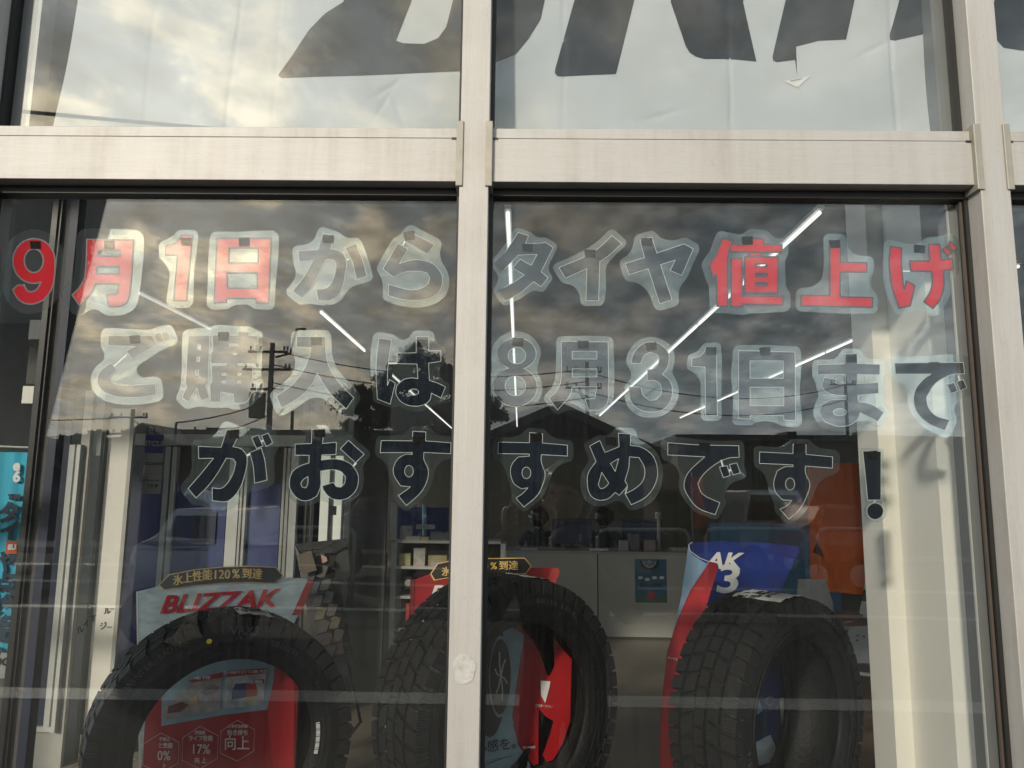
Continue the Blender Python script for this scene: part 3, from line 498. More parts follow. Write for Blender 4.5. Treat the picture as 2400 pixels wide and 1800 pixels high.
def simp(pts, tol):
    def rdp(a, b):
        if b <= a+1: return []
        x0,y0 = pts[a]; x1,y1 = pts[b]; L = math.hypot(x1-x0, y1-y0)+1e-9; bd, bi = 0, -1
        for k in range(a+1, b):
            d = abs((pts[k][0]-x0)*(y1-y0)-(pts[k][1]-y0)*(x1-x0))/L if L > 1e-6 else math.hypot(pts[k][0]-x0, pts[k][1]-y0)
            if d > bd: bd, bi = d, k
        if bd > tol: return rdp(a, bi)+[bi]+rdp(bi, b)
        return []
    h = len(pts)//2; idx = [0]+rdp(0, h)+[h]+rdp(h, len(pts)-1)+[len(pts)-1]
    return [pts[i] for i in idx]
def fill2d(name, loops, Y, m, parent, th):
    c = bpy.data.curves.new('tmp_fill', 'CURVE'); c.dimensions = '2D'; c.fill_mode = 'BOTH'; c.extrude = th/2
    for lp in loops:
        s = c.splines.new('POLY'); w3 = [P(x, y, Y) for x, y in lp]; s.points.add(len(w3)-1)
        for k, v in enumerate(w3): s.points[k].co = (v.x, v.z, 0, 1)
        s.use_cyclic_u = True
    o = bpy.data.objects.new('tmp_fill', c); COL.objects.link(o)
    me = bpy.data.meshes.new_from_object(o.evaluated_get(bpy.context.evaluated_depsgraph_get())); me.name = name; bpy.data.objects.remove(o)
    for pg in me.polygons: pg.use_smooth = False
    me.transform(Matrix(((1,0,0,0),(0,0,-1,Y),(0,1,0,0),(0,0,0,1)))); me.materials.clear(); me.materials.append(m)
    return link(bpy.data.objects.new(name, me), parent)
YF = .0095
for gi, (c, sol, hol, tape, colr, lab, halo, links) in enumerate(GL):
    s = c[2]; allp = []; prims = []
    for q in sol:
        if q[0] == 'P': p = tr(smooth_poly(q[1]), c); prims.append(('P', p)); allp += p
        elif q[0] == 'E': p = tr(ell(*q[1]), c); prims.append(('P', p)); allp += p
        else: p = tr(q[2], c); prims.append(('W', q[1]*s/2, p)); allp += [(a+dx, b+dy) for a, b in p for dx in (-15,15) for dy in (-15,15)]
    xs = [p[0] for p in allp]; ys = [p[1] for p in allp]; mg = halo+14
    x0, y0 = min(xs)-mg, min(ys)-mg; W = int(max(xs)+mg-x0)+1; Hh = int(max(ys)+mg-y0)+1
    X, Y_ = np.meshgrid(x0+np.arange(W), y0+np.arange(Hh)); D = np.full(X.shape, 1e9)
    for q in prims:
        if q[0] == 'P': D = np.minimum(D, sd_poly(X, Y_, q[1]))
        else:
            d = np.full(X.shape, 1e9); pp = q[2]
            for k in range(len(pp)-1):
                ax, ay = pp[k]; bx, by = pp[k+1]; ex, ey = bx-ax, by-ay; L2 = ex*ex+ey*ey; t = ((X-ax)*ex+(Y_-ay)*ey)/L2
                tcl = np.clip(t, 0, 1); dk = np.sqrt((X-ax-tcl*ex)**2+(Y_-ay-tcl*ey)**2)-q[1]
                if k == len(pp)-2: dk = np.maximum(dk, (t-1)*math.sqrt(L2))
                d = np.minimum(d, dk)
            D = np.minimum(D, d)
    D0 = D.copy()
    for q in hol: D = np.maximum(D, -sd_poly(X, Y_, tr(smooth_poly(q[1]) if q[0] == 'P' else ell(*q[1]), c)))
    rs = np.random.RandomState(gi); 
    Dc = np.full(X.shape, 1e9); RC = [34, 48, 62][(gi*7) % 3]
    x0b, y0b = x0-RC, y0-RC; Xb, Yb_ = np.meshgrid(x0b+2*np.arange((W+2*RC)//2+1), y0b+2*np.arange((Hh+2*RC)//2+1)); D0b = np.full(Xb.shape, 1e9)
    for q in prims:
        pp = q[1] if q[0] == 'P' else None
        if pp: D0b = np.minimum(D0b, sd_poly(Xb, Yb_, pp))
        else:
            for (ax, ay) in q[2]: D0b = np.minimum(D0b, np.sqrt((Xb-ax)**2+(Yb_-ay)**2)-q[1])
    for cc_ in contours(D0b, RC, x0b, y0b, 2):
        if len(cc_) > 5: Dc = np.minimum(Dc, sd_poly(X, Y_, cc_))
    Dh = blur(Dc, 3) + RC + sum(1.3*np.sin(X*rs.uniform(-.05,.05)+Y_*rs.uniform(-.05,.05)+rs.uniform(0,6)) for _ in range(3))
    cen = P(sum(xs)/len(xs), sum(ys)/len(ys), YF)
    e = empty('film_letter', cen, lab, 'window letter', 'film letters of the notice stuck inside the glass')
    fill2d('clear_film', contours(Dh, halo-1, x0, y0, 1), YF, M['film'], e, .0003)
    fill2d('letter_face', contours(D, -.5, x0, y0, 1), YF-.0008, M[colr + ('m' if lab.startswith(('navy film', 'red film kanji for price', 'red film kanji for up', 'red film hiragana ge')) else '')], e, .0002)
    fill2d('cut_edge', contours(D, -.7 if colr == 'navy' else -3.0, x0, y0, 1)+contours(D, .6, x0, y0, 1), YF-(.0011), M['cutw'] if colr == 'navy' else M['cutd'], e, .0001)
    tx, ty = tr([tape], c)[0]; hw, hh = 13, 9.5; a = rs.uniform(-.08, .08)
    tp = [(tx+u*math.cos(a)-v*math.sin(a), ty+u*math.sin(a)+v*math.cos(a)) for u, v in ((-hw,-hh),(hw,-hh+rs.uniform(-2,2)),(hw,hh),(-hw+rs.uniform(0,3),hh))]
    fill2d('tape_patch', [tp], YF-.0014, M['tape'], e, .0001)
    for (pa, pb, wd) in links:
        (ax, ay), (bx, by) = tr([pa, pb], c); L = math.hypot(bx-ax, by-ay); ux, uy = (by-ay)/L*wd*s/2, -(bx-ax)/L*wd*s/2
        fill2d('paper_tie', [[(ax+ux,ay+uy),(bx+ux,by+uy),(bx-ux,by-uy),(ax-ux,ay-uy)]], YF-.0009, M['bridge'], e, .0002)

# ================================================================== SHOWROOM SHELL
RX0, RX1, RY1, CZ = -6.2, 6.5, 15.5, 2.90
box('floor', (RX0, .06, -.02), (RX1, RY1, 0), M['floor'], kind='structure')
box('ceiling', (RX0, 1.75, CZ), (RX1, RY1, CZ+.1), M['ceil'], kind='structure')
box('sun_bay_ceiling', (RX0, .21, 3.75), (RX1, 1.75, 3.85), M['ceil'], kind='structure')  # unseen front ceiling, raised with an added step so low sun reaches indoors
tag(box('added_bulkhead', (RX0, 1.75, CZ+.1), (RX1, 1.83, 3.85), M['ceil']), 'unseen ceiling step added behind the banner where the front bay is raised for sunlight', 'ceiling step')
tag(box('back_wall', (RX0, RY1, 0), (RX1, RY1+.15, CZ+.1), M['olive']), 'dim olive back wall of the showroom behind the counter', 'wall')
tag(box('side_wall', (RX1, .06, 0), (RX1+.15, RY1, CZ+.1), M['olive']), 'showroom side wall right of the orange panel, out of sight', 'wall')
# ceiling lamps
LL = [((1190,495),(1212,1000),'long line lamp just right of the centre post, running straight back', (.30,.55)), ((1925,495),(1405,975),'bright line lamp crossing behind the red kanji for price', (.25,.6)), ((2392,622),(1593,980),'line lamp behind the column and the kanji for day', (.3,.62)),
      ((750,730),(1060,1005),'bright line lamp ending at the pine tree reflection', (.35,.7)), ((326,687),(676,864),'faint line lamp crossing the hiragana go at upper left', (.3,.6)), ((175,794),(589,934),'lowest faint line lamp near the dark kanji at left', (.35,.7))]
for (a, b, lab, cuts) in LL:
    pa, pb = PZ(*a, CZ-.03), PZ(*b, CZ-.03); d = (pb-pa); e = empty('line_lamp', (pa+pb)/2, lab, 'ceiling lamp', 'line lamps on the showroom ceiling')
    u = d.normalized(); sd = u.cross(Vector((0,0,1)))*.009
    MB().add([pa-sd*1.6+Vector((0,0,.012)), pb-sd*1.6+Vector((0,0,.012)), pb+sd*1.6+Vector((0,0,.012)), pa+sd*1.6+Vector((0,0,.012))]+[pa-sd*1.6+Vector((0,0,.029)), pb-sd*1.6+Vector((0,0,.029)), pb+sd*1.6+Vector((0,0,.029)), pa+sd*1.6+Vector((0,0,.029))],
             [(0,1,2,3),(4,7,6,5),(0,4,5,1),(1,5,6,2),(2,6,7,3),(3,7,4,0)]).build('lamp_housing', M['whitep'], e)
    ts = [0]+[x for x in cuts]+[1]
    for k in range(len(ts)-1):
        q0, q1 = pa+d*(ts[k]+.002), pa+d*(ts[k+1]-.004)
        MB().tube([q0, q1], .0085, 8).build('tube', M['lamp' if 'faint' not in lab else 'lampd'], e)
# smoke detector style fitting at the top right of the lower pane
q = PZ(1952, 466, CZ-.02); e = empty('ceiling_spot', q, 'small round ceiling fitting near the top of the right pane', 'ceiling light')
MB().tube([q, q+Vector((0,0,.02))], .03, 16).build('spot_body', M['whitep'], e)

def vs(name, pxa, pxb, py, Y, z0, z1, dep, m, parent=None):
    xa, xb = P(pxa, py, Y).x, P(pxb, py, Y).x
    return box(name, (xa, Y, z0), (xb, Y+dep, z1), m, parent, bevel=0)
# ---- cream column right
col = empty('cream_column', P(2180, 1000, .34)*1, 'cream painted fluted column standing inside at the right', 'column')
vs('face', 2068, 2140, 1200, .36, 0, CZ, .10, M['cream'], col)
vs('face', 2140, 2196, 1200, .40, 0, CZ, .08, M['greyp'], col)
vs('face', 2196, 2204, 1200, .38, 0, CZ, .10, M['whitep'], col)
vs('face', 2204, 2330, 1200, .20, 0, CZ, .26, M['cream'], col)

# ---- left entrance
def vp(name, pxa, pxb, py, Y, py0, py1, dep, m, parent=None):
    za, zb = P(pxa, py0, Y).z, P(pxa, py1, Y).z; return vs(name, pxa, pxb, py, Y, max(0, min(za,zb)), max(za,zb), dep, m, parent)
pl = empty('entrance_pillar', P(235, 1400, 3.5), 'cream pillar with handwritten marks beside the left entrance', 'pillar')
YP = 3.55
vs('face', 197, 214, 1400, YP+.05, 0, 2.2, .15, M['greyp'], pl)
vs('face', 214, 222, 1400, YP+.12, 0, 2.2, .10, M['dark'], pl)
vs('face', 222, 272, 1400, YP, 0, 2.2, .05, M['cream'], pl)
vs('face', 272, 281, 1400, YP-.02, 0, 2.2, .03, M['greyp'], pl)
xa, xb = P(222, 1400, YP).x, P(281, 1400, YP).x
box('skirting', (xa, YP-.03, 0), (xb, YP-.022, .17), M['skirt'], pl)
pl2 = empty('entrance_pillar', P(160, 1400, 3.0), 'grey pillar strip left of the cream pillar', 'pillar')
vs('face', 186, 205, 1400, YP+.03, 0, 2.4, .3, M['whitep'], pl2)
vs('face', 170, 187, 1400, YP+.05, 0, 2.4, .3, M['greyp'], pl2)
for ch, px, py, szz, ro in [('オ',217,1450,.052,.25),('イ',203,1463,.05,.5),('ル',188,1477,.05,.45),('ル',251,1433,.045,.1),('ー',262,1428,.03,0),('ジ',242,1468,.05,.2),('ー',256,1471,.04,0)]:
    text('pen_mark', ch, M['ink'], pl, szz, facing(P(px, py, YP-.004 if px > 215 else YP+.02), (0,-1,0), rot=ro), off=.0008)
# white sash door
dr = empty('white_sash_door', P(150, 1400, 2.9), 'white framed sash door at the far left, between dark post and cream pillar', 'door')
YD = 3.40
vs('stile', 120, 133, 1500, YD, .25, 1.95, .04, M['whitep'], dr); vs('stile', 138, 147, 1500, YD-.02, .22, 1.95, .05, M['whitep'], dr)
vs('door_leaf', 62, 158, 1500, YD+.03, .0, .26, .03, M['greyp'], dr)
vs('rail', 62, 147, 1500, YD-.005, .22, .25, .05, M['whitep'], dr)
vs('dark_pane', 60, 121, 1500, YD+.02, .25, 2.3, .01, M['navyp'], dr)
vs('stile', 147, 168, 1500, YD+.02, .0, 2.3, .03, M['greyp'], dr)
dp = empty('dark_door_post', P(50, 1400, 1.6), 'black door post standing at the left of the showroom', 'door post')
for a, b, m_ in ((30, 44, 'black'), (44, 50, 'dark'), (51, 54, 'black'), (54, 76, 'dark'), (76, 96, 'navyp')):
    vs('post_strip', a, b, 1400, 1.60+(.02 if m_ == 'dark' else 0), 0, CZ, .05, M[m_], dp)
# window boards with small high windows (upper left, beyond the post)
ub = empty('dim_upper_window', P(100, 880, 3.0), 'dim high window strips at the left edge behind the numeral 9', 'window')
for (a0, a1, b0, b1, mt) in ((66, 98, 750, 795, 'whitep'), (50, 80, 905, 945, 'cream'), (60, 120, 795, 900, 'dark')):
    p, q = P(a0, b1, 2.6), P(a1, b0, 2.6); box('pane', (p.x, 2.6, p.z), (q.x, 2.62, q.z), M[mt], ub)
# cyan flag
YN = 1.75
fl = empty('cyan_flag', P(30, 1300, YN), 'cyan upright shop flag with dark lettering at the left edge', 'flag')
zf = P(40, 1060, YN).z; zf0 = P(10, 1590, YN).z; fxa, fxb = P(4, 1330, YN).x-.13, P(46, 1330, YN).x
nn = 14; Vv = []; Ff = []
for j in range(nn*2+1):
    for i in range(nn+1):
        x = fxa+(fxb-fxa)*i/nn; z = zf0+(zf-zf0)*j/(2*nn); Vv.append((x, YN+.006*math.sin(9*i/nn*2+3*z), z))
for j in range(nn*2):
    for i in range(nn): a = j*(nn+1)+i; Ff.append((a,a+1,a+nn+2,a+nn+1))
MB().add(Vv, Ff).build('cloth', M['cyan'], fl, smooth=True)
def ftx(s, px, py, size, m='inkb', off=.003, sxx=1.0): text('lettering', s, M[m], fl, size, facing(P(px, py, YN-.012), (0,-1,0)), off=off, sx=sxx)
ftx('e', 39, 1092, .060, 'paper'); ftx('6', 39, 1118, .060, 'paper')
ftx('TIRE', 33, 1165, .024); ftx('タ', 20, 1205, .09, off=.004); ftx('イ', 22, 1246, .085, off=.004); ftx('ヤ', 14, 1320, .085, off=.004); ftx('点', 8, 1372, .095, off=.004); ftx('検', 6, 1425, .095, off=.004); ftx('を', 6, 1483, .095, off=.004); ftx('。', 14, 1515, .09, off=.003)
q0, q1 = P(12, 1298, YN-.014), P(42, 1268, YN-.014); box('orange_patch', (q0.x, q0.y, q0.z), (q1.x, q1.y+.001, q1.z), M['orangef'], fl); text('lettering', 'SU', M['paper'], fl, .028, facing(P(28, 1283, YN-.017), (0,-1,0)), off=.002)
q0, q1 = P(-4, 1590, YN-.013), P(16, 1530, YN-.013); box('white_patch', (q0.x, q0.y, q0.z), (q1.x+.03, q1.y+.001, q1.z), M['paperd'], fl); text('lettering', 'DC', M['ink'], fl, .04, facing(P(4, 1552, YN-.016), (0,-1,0)), off=.002)
MB().tube([(fxb+.004, YN, 0), (fxb+.004, YN, zf+.03)], .006).build('pole', M['blk2'], fl)
MB().tube([(fxa, YN, zf+.025), (fxb+.004, YN, zf+.02)], .004).build('cross_bar', M['whitep'], fl)
# entrance floor tiles
tl = empty('entrance_tiles', (-2.6, 3.3, 0), 'beige floor tiles with dark joints at the lower left corner', 'floor tiles')
box('grout_bed', (-4.1, 2.0, .0005), (-1.9, YP+.2, .004), M['grout'], tl)
tm = None
for i in range(14):
    for j in range(11):
        x, y = -4.08+i*.156, 2.02+j*.156
        if tm is None:
            tobj = box('tile', (0,0,0), (.149,.149,.004), M['tile'], None, bevel=.0008); tm = tobj.data; tobj.location = (x, y, .0042); tobj.parent = tl; tobj.matrix_parent_inverse = world_of(tl).inverted()
        else:
            t_ = bpy.data.objects.new('tile', tm); t_.location = (x, y, .0042); link(t_, tl)
# ---- partition with blue panels
YQ = 4.1
pt_ = empty('blue_partition', P(480, 1300, YQ), 'glazed partition with deep blue panels and grey frames at left', 'partition')
for a, b, d_, m_ in ((366,378,0,'greyp'),(383,394,0,'greyp'),(522,548,-.03,'whitep'),(551,556,-.02,'greyp'),(560,566,-.02,'greyp'),(650,656,0,'greyp'),(659,666,0,'greyp'),(669,686,-.02,'whitep')):
    vs('post', a, b, 1350, YQ+d_, 0, 1.98, .05, M[m_], pt_)
for a, b, m_ in ((318,366,'blue'),(398,520,'blue'),(566,648,'blue')):
    vs('panel', a, b, 1350, YQ+.02, 0, 1.72, .02, M[m_], pt_)
for a, b, m_ in ((285,318,'navyp'),(378,383,'black'),(394,398,'black'),(548,551,'black'),(556,560,'black'),(656,659,'black'),(686,700,'navyp')):
    vs('recess', a, b, 1350, YQ+.035, 0, 2.0, .02, M[m_], pt_)
vs('lintel', 290, 700, 1350, YQ-.04, 1.99, 2.07, .10, M['greyp'], pt_)
q0, q1 = P(450, 1276, YQ), P(507, 1200, YQ); box('notice_board', (q0.x, YQ+.005, q0.z), (q1.x, YQ+.019, q1.z), M['navyp'], pt_)
tag(box('side_wall', (P(285,1350,YQ).x-2.5, YQ+.06, 0), (P(705,1350,YQ).x, YQ+.12, CZ), M['dark']), 'dark wall above and behind the blue partition', 'wall')
# ETC sign
YE = 3.85
et = empty('road_toll_sign', P(358, 1085, YE), 'dim hanging sign with blue top panel and white text panels', 'sign')
def rect(name, a, b, Y, m, parent, t=.004):
    p, q = P(*a, Y), P(*b, Y); return box(name, (p.x, Y, p.z), (q.x, Y+t, q.z), m, parent)
rect('blue_panel', (338,1062), (384,1018), YE, mat('sign_blue', (.02,.03,.20), .5), et); rect('white_panel', (336,1110), (382,1062.5), YE, M['paperd'], et); rect('white_panel', (333,1157), (379,1111), YE, M['paperd'], et)
text('lettering', 'ETC2.0', M['paperd'], et, .046, facing(P(361,1040,YE-.003), (0,-1,0)), off=.002); text('lettering', 'ETC2.0 SHOP', M['ink'], et, .026, facing(P(358,1087,YE-.003), (0,-1,0)), off=.001)
text('lettering', 'ETC2.0', M['ink'], et, .014, facing(P(341,1118,YE-.003), (0,-1,0))); text('lettering', '車載器キャンペーン', M['ink'], et, .019, facing(P(356,1127,YE-.003), (0,-1,0)), off=.0006); text('lettering', '実 施 店', M['ink'], et, .022, facing(P(357,1139,YE-.003), (0,-1,0)), off=.0008)
for a in (345, 363): MB().tube([P(a,1018,YE), P(a,1002,YE)+Vector((0,0,.0)), P(a+8,995,YE), P(a+17,1002,YE), P(a+17,1018,YE)], .004, 6).build('hook', M['blk2'], et)
# ---- bright doorway
YW = 4.9
dw = empty('bright_doorway', P(760, 1200, YW), 'white sliding door with daylit cream panes behind the hiragana o', 'door')
zt_, zb_ = P(760, 1068, YW).z, P(760, 1290, YW).z-.2
for a, b, d_, m_ in ((719,723,0,'whitep'),(727,733,0,'whitep'),(768,771,-.01,'whitep'),(774,779,-.01,'whitep'),(799,803,-.01,'whitep'),(807,818,-.02,'whitep')):
    vs('stile', a, b, 1220, YW+d_, zb_, zt_, .04, M[m_], dw)
vs('pane', 748, 768, 1220, YW+.02, zb_, zt_, .01, M['lit'], dw); vs('pane', 779, 799, 1220, YW+.02, zb_, zt_, .01, M['lit'], dw); vs('pane', 733, 748, 1220, YW+.02, zb_, zt_, .01, M['navyp'], dw)
vs('top_rail', 716, 820, 1220, YW-.01, zt_, zt_+.05, .05, M['whitep'], dw); rect('wall_note', (773,1207), (789,1186), YW-.015, M['paperd'], dw)
tag(vs('side_wall', 700, 716, 1220, YW+.05, 0, CZ, .06, M['navyp']), 'dark blue wall strip left of the bright doorway', 'wall')
tag(vs('side_wall', 820, 905, 1220, YW+.10, 0, CZ, .06, M['dark']), 'dark wall right of the bright doorway', 'wall')
# white box bench under the dark wall
bx = empty('white_cabinet', P(830, 1320, 4.4), 'low white cabinet beside the brochure rack', 'cabinet')
p, q = PZ(790, 1440, 0), PZ(905, 1360, 0); box('carcass', (p.x, p.y, 0), (q.x, q.y, .50), M['whitep'], bx, bevel=.004)
# interior lettering board "seen in front of sky"
tb = empty('window_letter_board', P(760, 960, 1.2), 'pale board with grey capital letters under the kanji for enter', 'sign')
p0 = [P(714, 905, 1.2), P(826, 930, 1.5), P(820, 1012, 1.5), P(708, 1012, 1.2)]
nrm = (p0[1]-p0[0]).cross(p0[3]-p0[0]).normalized(); nrm = -nrm if nrm.y > 0 else nrm
MB().add(p0+[v+Vector((0,.01,0)) for v in p0], [(0,1,2,3),(7,6,5,4),(0,4,5,1),(1,5,6,2),(2,6,7,3),(3,7,4,0)]).build('board', mat('board_pale', (.42,.42,.37), .6), tb)
for ch, px, py, sz in (('E',726,960,.085),('I',752,975,.08),('N',773,985,.075),('U',792,985,.07),('q',810,985,.07)):
    text('lettering', ch, mat('board_grey', (.25,.25,.21), .6), tb, sz, facing(PN(px, py, p0[0], nrm)+nrm*.004, nrm), off=.003)
# ---- brochure rack
YR = 2.6
rk = empty('brochure_rack', P(760, 1500, YR), 'black wire brochure rack filled with dark leaflets behind the left tyre', 'rack')
cols = [(.03,.03,.025),(.05,.04,.03),(.07,.012,.012),(.015,.02,.03),(.09,.07,.02),(.03,.03,.03),(.02,.04,.06),(.05,.045,.04)]
bm_ = [mat('leaflet', c_, .5, var=.3, vs_=40) for c_ in cols]
for r_ in range(8):
    for c_ in range(2):
        px = 722+c_*26+r_*7.5; py = 1318+r_*30-c_*8; ctr = P(px, py, YR-.02*r_)
        MB().obox(ctr, .024, .004, .030, Matrix.Rotation(R(-14), 3, 'Z') @ Matrix.Rotation(R(-18), 3, 'X') @ Matrix.Rotation(R(9), 3, 'Y')).build('leaflet', bm_[(r_*3+c_*5) % 8], rk)
    MB().tube([P(704+r_*7.5, 1338+r_*30, YR-.03*r_-.02), P(768+r_*7.5, 1318+r_*30, YR-.03*r_-.02)], .0035, 6).build('pocket_rail', M['blk2'], rk)
sheet('back_plate', [P(690,1275,YR+.03), P(812,1262,YR+.03), P(822,1345,YR+.03), P(800,1390,YR+.03), P(835,1560,YR-.1), P(760,1640,YR-.1)], (0,1,0), M['black'], rk, t=.006)
MB().tube([P(700,1290,YR-.03), P(760,1285,YR-.05), P(780,1272,YR-.05), P(792,1268,YR-.05)], .005, 6).build('chrome_clip', M['chrome'], rk)
sheet('brown_box_lid', [P(698,1300,YR-.05), P(732,1290,YR-.05), P(745,1335,YR-.05), P(712,1345,YR-.05)], (0,-1,0), mat('kraft', (.12,.10,.07), .7), rk, t=.02)
sheet('pink_note', [P(752,1300,YR-.06), P(765,1305,YR-.06), P(768,1315,YR-.06), P(756,1320,YR-.06)], (0,-1,0), mat('pink_paper', (.45,.28,.25), .7), rk, t=.002)
MB().tube([P(803,1500,YR-.2), P(846,1695,YR-.25)], .007, 8).build('leg', M['blk2'], rk); MB().tube([P(846,1690,YR-.25), P(812,1735,YR-.32)], .006, 8).build('leg', M['blk2'], rk); MB().tube([P(812,1735,YR-.32), P(828,1703,YR-.28), P(812,1703,YR-.3)], .005, 8).build('leg', M['blk2'], rk)
# ---- white shelf unit behind centre post
YS = 5.2
sh = empty('display_shelf', P(1040, 1400, YS), 'white display shelf with boxed goods left of the service counter', 'shelf')
zt_s = P(1000, 1272, YS).z
for a, b in ((914, 926), (1172, 1184)): vs('side_panel', a, b, 1380, YS, 0, zt_s, .38, M['whitep'], sh)
for py in (1270, 1331, 1401, 1478):
    z = P(1000, py, YS).z; vs('shelf_board', 926, 1172, 1380, YS+.01, z-.012, z+.012, .36, M['white'], sh)
vs('back_board', 926, 1172, 1380, YS+.37, 0, zt_s, .012, M['olive'], sh)
vs('side_panel', 915, 930, 1200, YS+.3, zt_s, zt_s+.33, .03, M['whitep'], sh)
def item(px, py, w_, h_, m_, Y, lab, cat='boxed goods', nm='box', grp=None, dep=.08):
    p = P(px, py, Y); e = box(nm, (p.x-w_/2, Y, p.z), (p.x+w_/2, Y+dep, p.z+h_), m_, None, bevel=.002); return tag(e, lab, cat, grp)
bcol = [mat('carton', c_, .6, var=.35, vs_=25) for c_ in ((.40,.38,.34),(.45,.40,.22),(.30,.30,.30),(.14,.16,.20),(.35,.30,.16),(.42,.05,.04))]
item(951,1266,.10,.12,bcol[2],YS+.05,'small grey printed card standing on top of the shelf at its left')
item(967,1268,.12,.04,bcol[0],YS+.03,'low white box on top of the display shelf'); item(995,1268,.07,.035,bcol[1],YS+.04,'small yellowish box on top of the display shelf')
item(1030,1266,.16,.07,bcol[3],YS+.06,'dim bluish box on top of the shelf near the centre post')
item(948,1328,.10,.11,bcol[1],YS+.06,'dull yellow leaflets on the upper shelf at left'); item(982,1327,.10,.15,bcol[0],YS+.05,'tall printed leaflet in the middle of the upper shelf'); item(1025,1327,.16,.09,bcol[4],YS+.05,'beige stack on the upper shelf near the centre post')
item(1028,1329,.13,.045,bcol[0],YS+.02,'white printed box in front of the beige stack')
item(1010,1398,.12,.14,M['black'],YS+.08,'black box on the middle shelf next to the round speaker')
sp = empty('round_speaker', P(957, 1385, YS+.1), 'round black speaker on the middle shelf', 'speaker'); c_ = P(957, 1366, YS+.06); MB().tube([c_, c_+Vector((0,.05,0))], .055, 20).build('speaker_ring', M['black'], sp); MB().tube([c_-Vector((0,.003,0)), c_], .03, 16).build('cone', M['paperd'], sp)
tag(rect('red_carton', (950,1468), (960,1415), YS+.03, bcol[5], None, .04), 'tall red carton on the lowest shelf', 'carton')
ds = empty('desk_stand', P(1000, 1200, YS+.5), 'pale stand with a blue stem above the shelf', 'stand'); MB().tube([P(995,1255,YS+.5), P(995,1182,YS+.5)], .020, 10).build('stem', mat('light_blue_paint', (.12,.30,.42), .5), ds); rect('top_plate', (975,1240), (1018,1230), YS+.45, M['paperd'], ds, .1)
tag(rect('blue_wall_panel', (930,1262), (1052,1190), YS+1.4, M['blue'], None, .03), 'dark blue wall panel above the display shelf', 'wall panel')
# ---- counter
pb = PZ(1400, 1496, 0); YC = pb.y; zc_ = P(1400, 1292, YC).z
ct = empty('service_counter', (P(1400,1400,YC).x, YC, 0), 'long pale service counter with a vertical seam', 'counter')
for a, b in ((1184, 1400), (1403, 1640), (1643, 1668)): vs('front_panel', a, b, 1400, YC, .02, zc_-.03, .03, M['white'], ct)
vs('plinth', 1184, 1668, 1400, YC+.03, 0, .07, .4, M['dark'], ct)
vs('counter_top', 1180, 1672, 1400, YC-.03, zc_-.03, zc_, .60, M['paperd'], ct)
po = empty('blue_poster', P(1525,1360,YC-.004), 'blue poster with a wheel and red car on the counter front', 'poster')
rect('poster_sheet', (1489,1412), (1562,1311), YC-.004, mat('poster_blue', (.02,.11,.20), .5, var=.2, vs_=8), po, .002)
rect('poster_grass', (1489,1412), (1562,1399), YC-.0065, mat('poster_green', (.04,.13,.07), .5), po, .002)
cc = P(1522,1314,YC-.007)
def arc(c0, r0, r1, a0, a1, n=24): return [c0+Vector((math.cos(a)*r1,0,math.sin(a)*r1)) for a in np.linspace(a0,a1,n)]+[c0+Vector((math.cos(a)*r0,0,math.sin(a)*r0)) for a in np.linspace(a1,a0,n)]
sheet('wheel_print', arc(cc, .085, .115, math.pi, 2*math.pi), (0,-1,0), M['ink'], po, .0006); sheet('wheel_print', arc(cc, .066, .082, math.pi, 2*math.pi), (0,-1,0), M['paperd'], po, .0006)
for a in (-.45, -1.2, -1.95, -2.7): MB().tube([cc, cc+Vector((math.cos(a)*.07,0,math.sin(a)*.07))], .006, 6).build('spoke_print', M['paperd'], po)
for px in (1501, 1517, 1534, 1551):
    c_ = P(px, 1354+(4 if px in (1517,) else 0), YC-.007); sheet('bubble_print', [c_+Vector((.03*math.cos(a),0,.018*math.sin(a))) for a in np.linspace(0,6.1,14)], (0,-1,0), M['paper'], po, .0006)
text('lettering', '安心点検', M['inkb'], po, .065, facing(P(1525,1373,YC-.008), (0,-1,0)), off=.002)
sheet('car_print', [P(*q, YC-.008) for q in ((1517,1406),(1517,1394),(1521,1386),(1532,1386),(1536,1394),(1536,1406))], (0,-1,0), M['redc'], po, .0006)
# goods on the counter
def citem(px, w_, h_, m_, lab, cat='desk item', nm='desk_item', dy=.1, dep=.12):
    x = P(px, 1290, YC+dy).x; return tag(box(nm, (x-w_/2, YC+dy, zc_), (x+w_/2, YC+dy+dep, zc_+h_), m_, None, bevel=.003), lab, cat)
citem(1240, .20, .012, M['paper'], 'flat white papers on the counter left of the seam', 'paper', 'paper_stack'); citem(1405, .22, .02, M['paper'], 'crumpled papers on the counter over the seam', 'paper', 'paper_stack')
citem(1463, .10, .12, mat('white_bottle', (.30,.30,.30), .4), 'pale upright bottle on the counter', 'bottle', 'bottle'); citem(1487, .11, .20, mat('grey_file', (.13,.13,.13), .6), 'grey file box on the counter above the poster', 'file box', 'file_box')
citem(1523, .14, .13, mat('pink_box', (.24,.19,.19), .6), 'pinkish box on the counter right of the file box', 'box', 'box'); citem(1592, .20, .045, bcol[0], 'low white box at the right end of the counter', 'box', 'box')
tb_ = empty('counter_lamp', P(1545, 1250, YC+.2), 'slim pale post with a head standing on the counter', 'post'); x = P(1545,1280,YC+.15).x; MB().tube([(x, YC+.15, zc_), (x, YC+.15, zc_+.46)], .022, 10).build('stem', mat('post_grey', (.20,.20,.19), .5), tb_); MB().tube([(x, YC+.15, zc_+.38), (x, YC+.15, zc_+.46)], .045, 12).build('head', bpy.data.materials['post_grey'], tb_); MB().tube([(x+.10, YC+.15, zc_+.2), (x, YC+.15, zc_+.26)], .012, 8).build('arm', bpy.data.materials['post_grey'], tb_)
